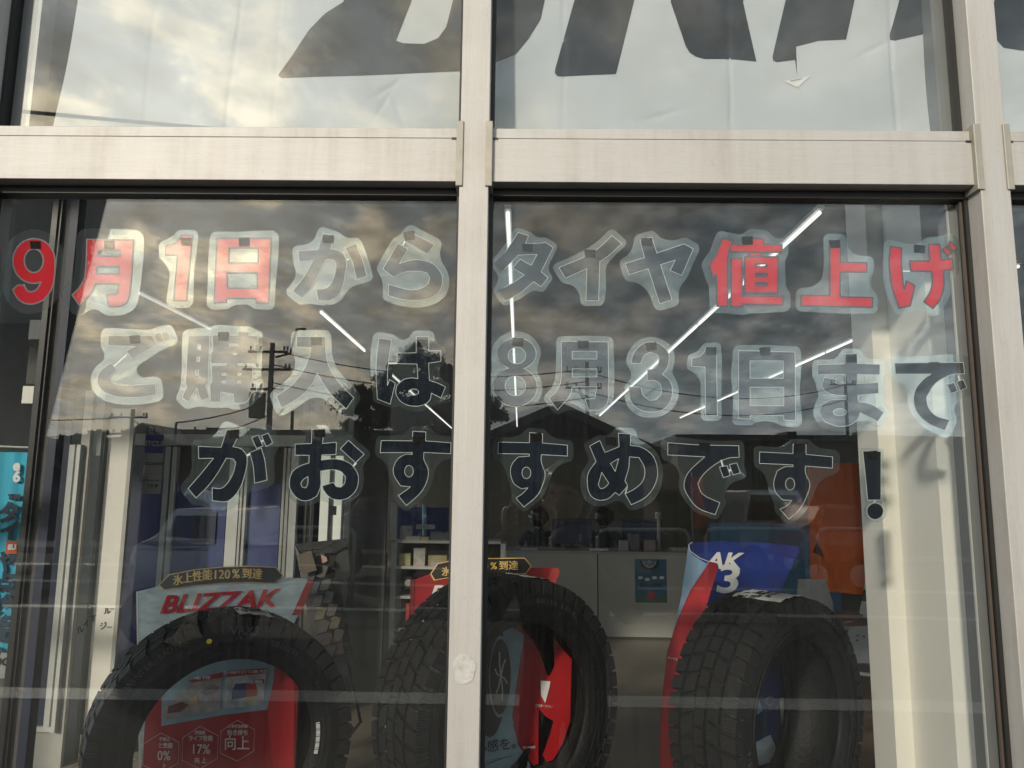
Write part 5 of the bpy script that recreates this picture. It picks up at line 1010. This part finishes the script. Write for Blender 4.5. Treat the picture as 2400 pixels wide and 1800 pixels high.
# middle card
B = plane(1150, 1500, 1.15, -6); e = empty('card_stand', B[0], 'red card wrap behind the middle tyre with split gold text badge', 'card stand')
card('face', [(961,1362),(1008,1345),(1060,1334),(1300,1330),(1309,1335),(1312,1342),(1300,1375),(1300,1800),(965,1800)], B, M['redc'], e)
card('fold_strip', [(961,1362),(972,1357),(966,1500),(964,1500)], B, mat('card_maroon', (.20,.01,.015), .5), e, .003)
card('corner_flap', [(1296,1330),(1308,1332),(1312,1340),(1300,1374),(1278,1366)], B, M['redl'], e, .004)
card('badge_rim', [(1008,1345),(1025,1320),(1080,1309),(1230,1307),(1246,1327),(1232,1346),(1100,1346),(1017,1361)], B, M['gold'], e, .005)
card('badge', [(1011,1345),(1027,1322),(1080,1311),(1229,1309),(1243,1327),(1231,1344),(1100,1344),(1019,1358)], B, M['badge'], e, .008)
for k, ch_ in enumerate('氷上性能120%到達'):
    btext(ch_, [1046,1064,1083,1101,1114,1126,1139,1157,1180,1203][k], [1341,1338,1335,1332,1330,1329,1328,1327,1327,1327][k], .031, B, M['gold'], e, .012, rot=5-k*.6)

ctext('BLIZZAK', 1110, 1385, .06, B, M['paper'], e, .006, rot=5, w_=.0018, shear=.35, sx=1.25)
Bi = plane(1170, 1650, .98, 10)
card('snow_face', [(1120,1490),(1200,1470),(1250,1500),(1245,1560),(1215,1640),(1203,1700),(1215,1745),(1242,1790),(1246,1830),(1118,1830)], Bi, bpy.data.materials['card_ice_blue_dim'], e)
card('red_flank', [(1232,1480),(1247,1500),(1265,1530),(1284,1585),(1290,1600),(1262,1660),(1262,1790),(1250,1795),(1215,1745),(1201,1680),(1212,1600)], Bi, M['redc'], e, .004)
card('red_flank', [(1290,1582),(1300,1560),(1296,1490),(1318,1520),(1340,1545),(1336,1690),(1320,1740),(1296,1782),(1280,1785),(1272,1770),(1290,1720),(1297,1690),(1280,1680),(1262,1660),(1284,1585)], Bi, mat('card_red_bright2', (.42,.010,.015), .4), e, .006)
for k, (px_, r1, m_) in enumerate(((1150, .135, 'ink'), (1172, .092, 'chairg'), (1173, .084, 'ink'))):
    C, n = Bi; cc_ = PN(px_, 1585, C+n*(.004+.004*k), n); rt = Vector((n.y*-1, n.x, 0)); pts = [cc_+rt*r1*.36*math.cos(a)+Vector((0,0,r1*1.25*math.sin(a))) for a in np.linspace(0,2*math.pi,28,endpoint=False)]
    MB().prism(pts, n*.001).build('wheel_print', M[m_], e)
for k in range(6):
    C, n = Bi; a = k*math.pi/3+.3; MB().tube([PN(1174, 1585, C+n*.018, n), PN(1174+9*math.cos(a-.15), 1585+34*math.sin(a-.15), C+n*.018, n), PN(1174+15*math.cos(a), 1585+58*math.sin(a), C+n*.018, n)], .0022, 6).build('spoke_print', M['greyp'], e)
ctext('心感を。', 1170, 1748, .036, Bi, M['ink'], e, .005, rot=5, w_=.0002, name='lettering'); C, n = Bi
for k in range(3): MB().tube([PN(1130, 1785+6*k, C+n*.004, n), PN(1200-20*k, 1772+6*k, C+n*.004, n)], .0005, 4).build('small_print', M['ink'], e)
card('slot', [(1267,1595),(1290,1597),(1288,1610),(1278,1648),(1268,1630)], Bi, M['paper'], e, .010); ctext('ご注意ください', 1275, 1655, .0075, Bi, M['paper'], e, .010, rot=-6); ctext('再生PP使用', 1240, 1752, .0075, Bi, M['paper'], e, .010, rot=0)
# right card
Cc = plane(1760, 1400, 1.22, 4); e = empty('card_stand', Cc[0], 'curled deep blue card wrap with a red edge behind the rightmost tyre', 'card stand')
card('face', [(1617,1277),(1625,1271),(1690,1269),(1780,1271),(1850,1277),(1872,1283),(1874,1290),(1845,1350),(1830,1385),(1820,1420),(1640,1420),(1612,1320)], Cc, M['bluec'], e)
ctext('AK', 1692, 1316, .072, Cc, M['paper'], e, .004, rot=-1, w_=.0022, shear=.3, sx=1.2); ctext('3', 1703, 1360, .125, Cc, M['paper'], e, .004, rot=-1, w_=.0030, shear=.15, sx=1.35)
Cf = plane(1600, 1500, 1.02, -30)
card('curled_flap', [(1613,1279),(1622,1300),(1650,1318),(1664,1323),(1660,1345),(1625,1440),(1590,1560),(1560,1560),(1578,1480),(1596,1400)], Cf, M['skyd'], e)
card('red_edge', [(1664,1316),(1680,1320),(1684,1330),(1666,1385),(1647,1450),(1614,1530),(1592,1640),(1582,1830),(1546,1830),(1549,1680),(1556,1600),(1565,1525),(1588,1453),(1618,1385),(1645,1345)], Cf, mat('card_red_edge', (.48,.02,.03), .4), e, .006)
MB().tube([PN(x, y, Cf[0]+Cf[1]*.004, Cf[1]) for x, y in ((1622,1271),(1614,1277),(1618,1292),(1640,1308),(1664,1317),(1682,1321))], .0012, 6).build('white_edge', M['paper'], e)
MB().tube([PN(x, y, Cf[0]+Cf[1]*.009, Cf[1]) for x, y in ((1664,1316),(1645,1345),(1618,1385),(1588,1453),(1565,1525),(1556,1600),(1549,1680),(1546,1830))], .0010, 6).build('white_edge', M['redl'], e)
ctext('タイヤを取外す', 1586, 1546, .008, Cf, M['paper'], e, .009, rot=-5)
Ci = plane(1830, 1650, 1.05, 25)
card('inner_blue', [(1770,1540),(1825,1515),(1850,1570),(1870,1640),(1888,1710),(1887,1740),(1880,1748),(1860,1720),(1868,1830),(1756,1830),(1760,1600)], Ci, mat('card_blue_dark', (.012,.025,.15), .4), e, .004)
card('picture', [(1755,1660),(1776,1630),(1788,1665),(1754,1690)], Ci, M['skyd'], e, .008); card('picture', [(1752,1750),(1806,1722),(1830,1780),(1760,1800)], Ci, M['skyc'], e, .008); card('dark_band', [(1755,1690),(1790,1672),(1800,1712),(1752,1742)], Ci, M['navyp'], e, .007)
card('white_slot', [(1828,1640),(1834,1634),(1846,1640),(1850,1665),(1845,1700),(1840,1735),(1832,1690)], Ci, M['paper'], e, .010)
C, n = Ci; MB().tube([PN(1805+9*math.cos(a), 1643+10*math.sin(a), C+n*.009, n) for a in np.linspace(.5, 6.1, 16)], .0012, 5).build('recycling_mark', M['greyp'], e); ctext('エコマーク', 1808, 1664, .010, Ci, M['greyp'], e, .010)
MB().tube([PN(x, y, C+n*.010, n) for x, y in ((1826,1518),(1850,1570),(1872,1640),(1888,1712),(1888,1745))], .0012, 6).build('white_edge', M['paper'], e)

# ================================================================== OUTDOORS, MIRRORED IN THE GLASS
GYX = 160
MB().add([(-GYX,-GYX*1.2,-.001),(GYX,-GYX*1.2,-.001),(GYX,-.06,-.001),(-GYX,-.06,-.001)], [(0,1,2,3)]).build('ground', M['asphalt'], kind='structure')
def stripe(py, wpx, lab, z=.004, h=None, x0=-12, x1=14, m='line', nm='parking_line', cat='road marking', grp='white lines across the forecourt'):
    a, b = RG(1200, py-wpx/2), RG(1200, py+wpx/2)
    return tag(box(nm, (x0, a.y, 0 if h else z-.003), (x1, b.y, h or z), M[m]), lab, cat, grp)
stripe(1643, 26, 'nearest white line across the forecourt, crossing the tyres in reflection'); stripe(1436, 7, 'second white line across the forecourt'); stripe(1375, 6, 'third white line across the forecourt'); stripe(1335, 5, 'fourth thin white line across the forecourt', x0=-12, x1=2)
kb = RG(1200, 1305); tag(box('kerb', (-30, kb.y-.16, 0), (30, kb.y, .13), M['conc']), 'concrete kerb at the far side of the forecourt', 'kerb')
for k, (py, xa, xb) in enumerate(((1450, -1.5, .2), (1455, 2.0, 3.4))):
    a = RG(1200, py); tag(box('wheel_stop', (xa, a.y-.12, 0), (xb, a.y, .11), M['conc'], None, bevel=.02), ['concrete wheel stop mirrored left of the centre post','concrete wheel stop mirrored in the right pane'][k], 'wheel stop', 'wheel stops')
# hoop guards
for k, (a, b) in enumerate(((1290,1340),(1400,1615),(1655,1890),(1918,2100),(640,830),(420,600))):
    Yh = -10.5; zt4 = P((a+b)/2, 1240, 10.5).z; xa, xb = P(a,1240,10.5).x, P(b,1240,10.5).x
    pts = [(xa,Yh,0),(xa,Yh,zt4-.12),(xa+.05,Yh,zt4-.03),(xa+.14,Yh,zt4),(xb-.14,Yh,zt4),(xb-.05,Yh,zt4-.03),(xb,Yh,zt4-.12),(xb,Yh,0)]
    tag(MB().tube(pts, .03, 8).build('hoop_guard', mat('guard_white', (.5,.5,.5), .4), smooth=True), ['short hoop guard mirrored right of the centre post','hoop guard mirrored above the counter','hoop guard mirrored over the blue panel','hoop guard mirrored at the orange panel','hoop guard mirrored over the bright doorway','hoop guard mirrored over the blue partition'][k], 'guard rail', 'hoop guards by the road')
def rbox(name, a, b, Y, dep, m, parent=None):       # from reflected pixel corners, going away from the shop
    p, q = RP(*a, Y), RP(*b, Y); return box(name, (p.x, Y-dep, min(p.z,q.z)), (q.x, Y, max(p.z,q.z)), m, parent)
# flat long building
Yb = -24
lb = empty('long_building', RP(700,1100,Yb), 'long flat roofed building whose roofline cuts the mirrored sky left of the centre post', 'building')
def rblk(name, pxa, pxb, pytop, Y, dep, m, parent, z0=0.0):
    p, q = RP(pxa, pytop, Y), RP(pxb, pytop, Y); return box(name, (p.x, Y-dep, z0), (q.x, Y, max(p.z,q.z)), m, parent)
rblk('wall', 640, 1066, 1020, Yb, 8, M['bwall'], lb); p, q = RP(632,1009,Yb), RP(1070,1013,Yb); box('roof', (p.x-.1, Yb-8.3, p.z-.3), (q.x+.2, Yb+.5, p.z), M['roofd'], lb)
for k in range(5):
    a = 660+k*78; w_ = rbox('window', (a,1100), (a+40,1050), Yb+.03, .02, M['cargl'], lb); rbox('frame', (a-2,1102), (a+42,1099), Yb+.06, .03, M['cladd'], w_)
lb2 = empty('shop_building', RP(480,1100,-21), 'low shop building with a pale fascia mirrored behind the toll sign', 'building')
rblk('wall', 395, 635, 1030, -21, 7, M['bwall'], lb2); p, q = RP(300,1010,-21), RP(640,1013,-21); box('fascia', (p.x, -21.2, p.z-.35), (q.x, -20.6, p.z), M['cladd'], lb2); box('roof', (p.x, -28, p.z), (q.x, -20.8, p.z+.06), M['roofd'], lb2)
p = RP(475,1009,-21.4); box('roof_tank', (p.x, -23, p.z), (p.x+1.6, -21.6, p.z+.12), M['roofd'], lb2)
for k in range(3):
    a = 415+k*72; rbox('window', (a,1140), (a+48,1060), -20.97, .02, M['cargl'], lb2)
# gabled building right of post
Yg = -17
gb = empty('gabled_building', RP(1305,1100,Yg), 'dark gabled building mirrored in the right pane', 'building')
def gable(pts, Y, dep, m, parent, name):
    return MB().prism([RP(x, y, Y) for x, y in pts], (0,-dep,0)).build(name, m, parent)
zL = RP(1060,1050,Yg); p0_ = [RP(1330,960,Yg), RP(1060,1062,Yg), RP(1545,1062,Yg)]
gw = [Vector((p0_[1].x+.5,Yg,0)), Vector((p0_[2].x-.4,Yg,0)), Vector((p0_[2].x-.4,Yg,p0_[2].z+.05)), Vector((RP(1310,960,Yg).x,Yg,RP(1310,975,Yg).z)), Vector((p0_[1].x+.5,Yg,p0_[1].z+.05))]
MB().prism(gw, (0,-9,0)).build('wall', M['roofd'], gb)
for (xa_, ya_, xb_, yb_) in ((1307,950,1040,1060),(1307,950,1560,1064)):
    a, b = RP(xa_,ya_,Yg), RP(xb_,yb_,Yg); dn = Vector((0,0,-.22)); MB().add([a+Vector((0,.8,0)), b+Vector((0,.8,0)), b+Vector((0,-9.5,0)), a+Vector((0,-9.5,0))]+[a+Vector((0,.8,0))+dn, b+Vector((0,.8,0))+dn, b+Vector((0,-9.5,0))+dn, a+Vector((0,-9.5,0))+dn], [(0,1,2,3),(4,7,6,5),(0,4,5,1),(1,5,6,2),(2,6,7,3),(3,7,4,0)]).build('roof', M['roofd'], gb)
rbox('door', (1240,1220), (1320,1110), Yg+.03, .02, M['bwall2'], gb); rbox('window', (1380,1150), (1450,1090), Yg+.03, .02, M['cargl'], gb)
# flat building on the right
Yf = -20
fb = empty('flat_building', RP(1850,1100,Yf), 'dark flat roofed building with two rooftop boxes mirrored at right', 'building')
p, q = RP(1590,1034,Yf), RP(2160,1030,Yf); box('wall', (p.x, Yf-8, 0), (q.x+6, Yf, q.z-.12), M['bwall'], fb); box('roof', (p.x-.1, Yf-8.1, q.z-.12), (q.x+6.1, Yf+.25, q.z+.06), M['roofd'], fb)
for a, b, yy in ((1846,1868,1012),(2032,2056,1011)): 
    p2, q2 = RP(a,yy,Yf-1), RP(b,yy,Yf-1); box('rooftop_box', (p2.x, Yf-2, q.z+.06), (q2.x, Yf-1, p2.z), M['roofd'], fb)
for k in range(5):
    a = 1610+k*92; rbox('window' if k % 2 else 'shutter', (a,1160), (a+60,1085), Yf+.03, .02, M['cargl'] if k % 2 else M['bwall2'], fb)
# house and shrubs far left
hb = empty('small_house', RP(290,1050,-19), 'small gabled house mirrored at the left under the sky corner', 'building')
gable([(262,1046),(330,1005),(398,1046),(398,1300),(262,1300)], -19, 6, M['bwall'], hb, 'wall')
for s_ in ((330,1002,252,1050),(330,1002,408,1050)):
    a, b = RP(s_[0],s_[1],-18.6), RP(s_[2],s_[3],-18.6); MB().add([a,b,b+Vector((0,-7,0)),a+Vector((0,-7,0))]+[v+Vector((0,0,.15)) for v in (a,b,b+Vector((0,-7,0)),a+Vector((0,-7,0)))], [(0,1,2,3),(4,7,6,5),(0,4,5,1),(1,5,6,2),(2,6,7,3),(3,7,4,0)]).build('roof', M['roofd'], hb)
rbox('window', (300,1100), (325,1075), -18.95, .03, M['cargl'], hb)
hr = empty('house_row', RP(100,1100,-30), 'far low row of house roofs closing the mirrored view at the left', 'building')
for k in range(7):
    a = -260+k*95; p, q = RP(a,1052+8*(k%2),-30), RP(a+100,1052,-30); MB().prism([Vector((p.x,-30,0)),Vector((q.x,-30,0)),Vector((q.x,-30,p.z)),Vector(((p.x+q.x)/2,-30,p.z+.7)),Vector((p.x,-30,p.z))], (0,-7,0)).build('house_block', M['bwall'], hr)
# trees
def tree(base, H, crown, lab, seed, lobes, leaf=.16, n=5200, name='pine_tree'):
    e = empty(name, base, lab, 'tree'); rs = random.Random(seed); b = Vector(base)
    t = MB(); top = b+Vector((0,0,H*.9)); t.tube([b, b+Vector((.05,0,H*.3)), b+Vector((-.05,0,H*.6)), top], [.16,.13,.09,.03], 8)
    cl = []
    for (u, v, r_) in lobes: cl.append((b+Vector((u*crown, rs.uniform(-.5,.5)*crown*.5, v*H)), r_*crown))
    for c_, r_ in cl:
        z0 = min(c_.z-.2*H*.5, top.z); s0 = Vector((b.x, b.y, max(b.z+H*.25, z0-.1*H))); t.tube([s0, (s0+c_)/2+Vector((0,0,.05*H)), c_], [.06,.04,.015], 6)
    t.build('trunk', M['trunk'], e, smooth=True)
    V = []; Ff = []
    per = n//len(cl)
    for c_, r_ in cl:
        sub = [(c_+Vector((rs.gauss(0,.45)*r_, rs.gauss(0,.45)*r_, rs.gauss(0,.22)*r_)), r_*rs.uniform(.25,.5)) for _ in range(9)]
        for _ in range(per):
            cc_, rr_ = rs.choice(sub); p = cc_+Vector((rs.gauss(0,.45)*rr_, rs.gauss(0,.45)*rr_, rs.gauss(0,.28)*rr_)); a = Vector((rs.gauss(0,1),rs.gauss(0,1),rs.gauss(0,1))).normalized()*leaf*rs.uniform(.4,1); c2 = a.cross(Vector((rs.gauss(0,1),rs.gauss(0,1),rs.gauss(0,1)))).normalized()*leaf*rs.uniform(.25,.6)
            k = len(V); V += [p-a-c2*.3, p+c2, p+a+c2*.2, p-c2]; Ff.append((k,k+1,k+2,k+3))
    MB().add(V, Ff).build('crown', M['leaf'], e, kind='stuff')
    return e
Yt = -22; b_ = RP(962,1300,Yt); H_ = RP(962,812,Yt).z; b_.z = 0
tree(b_, H_, 2.15, 'tall spreading pine mirrored left of the centre post', 4, [(0,.94,.30),(.25,.90,.34),(-.2,.88,.26),(.5,.85,.34),(.8,.77,.34),(-.35,.81,.30),(-.78,.73,.34),(-.5,.72,.32),(.1,.77,.38),(.5,.72,.40),(-.2,.69,.32),(.98,.67,.34),(-.9,.68,.18),(0,.63,.40),(.42,.61,.42),(-.5,.61,.30),(.85,.58,.42),(-.75,.58,.22)], leaf=.095, n=60000)
for (px, py, Y, cr, lab, sd) in ((140,1010,-16,1.2,'leafy shrub tree mirrored at the left under the sky corner',7),(190,990,-17,1.0,'small tree with a ragged top mirrored left of the house',8),(245,1032,-18,1.0,'low bush mirrored beside the small house',9)):
    b_ = RP(px,1300,Y); h_ = RP(px,py,Y).z; b_.z = 0; tree(b_, h_, cr, lab, sd, [(0,.92,.3),(.3,.85,.3),(-.3,.85,.3),(.5,.7,.4),(-.5,.7,.4),(0,.6,.5),(.3,.4,.5),(-.3,.4,.5)], leaf=.07, n=2600, name='shrub_tree')
# utility poles
def pole(px, pytop, Y, lab, arms=(), r_=.095, tr_f=False):
    b0 = RP(px, 1200, Y); t0 = RP(px, pytop, Y); x = t0.x; e = empty('utility_pole', (x,Y,0), lab, 'utility pole'); MB().tube([(x,Y,0),(x,Y,t0.z)], [r_, r_*.7], 10).build('shaft', M['wood'], e)
    for (dz, w_) in arms:
        MB().box((x-w_*.6,Y-.05,t0.z-dz-.03), (x+w_*.4,Y+.05,t0.z-dz+.03)).build('cross_arm', M['blk2'], e)
        for k in (-.55,-.3,.3,.38): MB().tube([(x+w_*k,Y,t0.z-dz+.05),(x+w_*k,Y,t0.z-dz+.16)], .03, 6).build('insulator', M['wood'], e)
    if tr_f:
        MB().tube([(x-.35,Y,t0.z-2.1),(x-.35,Y,t0.z-1.4)], .22, 12).build('transformer', M['wood'], e); MB().tube([(x+.1,Y,t0.z-.4),(x+.5,Y,t0.z-.3),(x+.65,Y,t0.z+.4),(x+.9,Y,t0.z+.4)], .035, 6).build('bracket', M['blk2'], e)
    return Vector((x,Y,t0.z))
k1 = pole(640, 803, -19, 'utility pole with cross arms mirrored left of the kanji for enter', ((.25,1.1),(.75,1.3),(1.3,.9)), tr_f=True)
k2 = pole(1376, 848, -21, 'utility pole mirrored behind the kanji for month above the gable', ((.3,1.1),(.8,1.1)), .08)
k3 = pole(1980, 885, -28, 'thin utility pole mirrored beside the cream column', ((.3,1.0),), .08)
k4 = pole(310, 958, -26, 'dark utility pole mirrored at left above the small house', ((.3,1.4),(.9,1.2)), .11); k5 = pole(412, 990, -15, 'short thin mast mirrored at left', (), .04); k6 = pole(684, 962, -15, 'short thin mast mirrored right of the utility pole', (), .05); k7 = pole(456, 1000, -15, 'stubby mast on the shop roof mirrored at left', (), .03)
def wire(a, b, sag, lab, r_=.018):
    pts = [a.lerp(b, t)-Vector((0,0,sag*4*t*(1-t))) for t in np.linspace(0,1,14)]; e = MB().tube(pts, r_, 5).build('power_line', M['blk2']); tag(e, lab, 'power line', 'power lines between the poles')
for k, dz in enumerate((.2, .6, 1.1)): wire(k1-Vector((0,0,dz)), k2-Vector((0,0,dz)), .5, ['top power line to the right of the tall pole','middle power line to the right of the tall pole','lowest power line to the right of the tall pole'][k])
for k, dz in enumerate((.3, .9)): wire(k2-Vector((0,0,dz)), k3-Vector((0,0,dz)), .7, ['upper power line mirrored across the right pane','lower power line mirrored across the right pane'][k])
for k, dz in enumerate((.3, .9)): wire(k4-Vector((0,0,dz)), Vector((k4.x-22, -17, k4.z-dz+.6)), .8, ['upper power line mirrored at the far left','lower power line mirrored at the far left'][k])
wire(k4-Vector((0,0,.4)), k1-Vector((0,0,2.0)), .6, 'power line mirrored between the two left poles'); wire(k5, k1-Vector((0,0,1.6)), .1, 'thin wire rising from the short mast'); wire(RP(50,262,-9), RP(260,288,-9)+Vector((6,0,-.4)), .05, 'dark cable mirrored in the upper left pane', .03)
# cars
def car(px, Y, pxw, hgt, m, lab, van=False, seed=0, d=1):
    a, b = RP(px-pxw/2, 1200, Y).x, RP(px+pxw/2, 1200, Y).x; L = b-a; e = empty('parked_car', ((a+b)/2, Y, 0), lab, 'car', 'cars on and beyond the forecourt')
    H = hgt; wd = 1.65; pr = [(0,.35),(0,.62),(.02,.72),(.20,.80),(.32,1.0) if not van else (.12,1.0),(.38,1.0),(.80,1.0),(.93,.74),(1.0,.70),(1.0,.35)] if not van else [(0,.3),(0,.55),(.05,.62),(.14,1.0),(.95,1.0),(1.0,.9),(1.0,.3)]
    if d < 0: pr = [(1-u, v) for u, v in pr][::-1]
    pts = [Vector((a+u*L, Y, v*H)) for u, v in pr]; body = MB().prism(pts, (0,-wd,0)).build('body', m, e, bevel=.05)
    g = [(.30,.79),(.36,.95),(.78,.95),(.88,.77)] if not van else [(.12,.64),(.19,.94),(.90,.94),(.92,.64)]
    if d < 0: g = [(1-u, v) for u, v in g][::-1]
    MB().prism([Vector((a+u*L, Y+.012, v*H)) for u, v in g], (0,-.01,0)).build('side_window', M['cargl'], e)
    for u in (.2, .8):
        c_ = Vector((a+u*L, Y+.02, .30)); MB().tube([c_, c_-Vector((0,.2,0))], .31, 20).build('wheel', M['rubber'], e); MB().tube([c_+Vector((0,.012,0)), c_], .19, 14).build('rim', M['chrome'], e)
    for u in (.01, .96): box('lamp', (a+u*L, Y-.02, H*.5), (a+(u+.03)*L, Y+.03, H*.58), M['whitep'], e)
    return e
car(455, -6.9, 300, 1.45, M['carw'], 'silver hatchback mirrored over the blue partition at left', seed=1)
car(1810, -14.5, 150, 1.75, M['carw'], 'white van mirrored beside the third line hiragana su', van=True)
car(1450, -13.5, 190, 1.5, M['card'], 'dark car mirrored below the hiragana me', d=-1)
car(1960, -11.8, 170, 1.5, M['caro'], 'orange red car mirrored over the orange panel')
car(880, -13.0, 220, 1.5, M['card'], 'dark car mirrored left of the centre post under the pine')
# red and orange flags outside
for (px, top, bot, wpx, Y, lab) in ((1637,1118,1238,30,-12.6,'orange and red shop flag mirrored under the hiragana de'),(1905,1122,1225,24,-12.4,'pale red flag mirrored beside the last hiragana su')):
    a, b = RP(px-wpx/2, top, Y), RP(px+wpx/2, bot, Y); e = empty('shop_flag', ((a.x+b.x)/2, Y, 0), lab, 'flag', 'shop flags by the road'); V = []; Ff = []
    for j in range(13):
        for i in range(5): V.append((a.x+(b.x-a.x)*i/4+.03*math.sin(j*.5), Y+.04*math.sin(i*1.7+j*.6), b.z+(a.z-b.z)*j/12))
    for j in range(12):
        for i in range(4): q = j*5+i; Ff.append((q,q+1,q+6,q+5))
    MB().add(V, Ff).build('cloth', M['orangef'] if px < 1800 else mat('flag_pink', (.45,.16,.13), .6), e, smooth=True); MB().tube([(a.x,Y,0),(a.x,Y,a.z+.1)], .015, 6).build('pole', M['whitep'], e)
# dark leaning advertising panel just outside, mirrored at the left
Ys = -2.4
ap = empty('leaning_sign_panel', (RP(60,1000,Ys).x, Ys, 0), 'dark leaning panel with a faint wheel picture mirrored at the far left', 'sign')
prr = [RP(240,446,Ys), RP(90,1015,Ys)]; xl_ = RP(-500,900,Ys).x; sl_ = (prr[1].x-prr[0].x)/(prr[1].z-prr[0].z)
bot = Vector((prr[1].x+sl_*(0-prr[1].z), Ys, 0)); topp = prr[0]
MB().prism([Vector((xl_,Ys,0)), bot, topp, Vector((xl_,Ys,topp.z))], (0,-.06,0)).build('panel', M['signd'], ap)
MB().prism([Vector((xl_+.05,Ys+.008,.0)), bot+Vector((-.10,.008,0)), topp+Vector((-.10,.008,-.03)), Vector((xl_+.05,Ys+.008,topp.z-.03))], (0,-.006,0)).build('face', mat('panel_face', (.022,.022,.026), .5, var=.4, vs_=3), ap)
cw = RP(20,930,Ys)+Vector((0,.011,0))
MB().prism(arc(cw, .075, .10, 0, 2*math.pi-.01, 40), (0,-.002,0)).build('wheel_picture', M['dark'], ap)
for k in range(5): a = k*2*math.pi/5; MB().prism([cw+Vector((math.cos(a+da)*r_,0,math.sin(a+da)*r_)) for r_, da in ((.015,-.4),(.08,-.12),(.08,.12),(.015,.4))], (0,-.002,0)).build('spoke_picture', M['bwall'], ap)
MB().box((xl_, Ys-.10, 0), (xl_+.08, Ys-.061, topp.z)).build('back_brace', M['blk2'], ap)
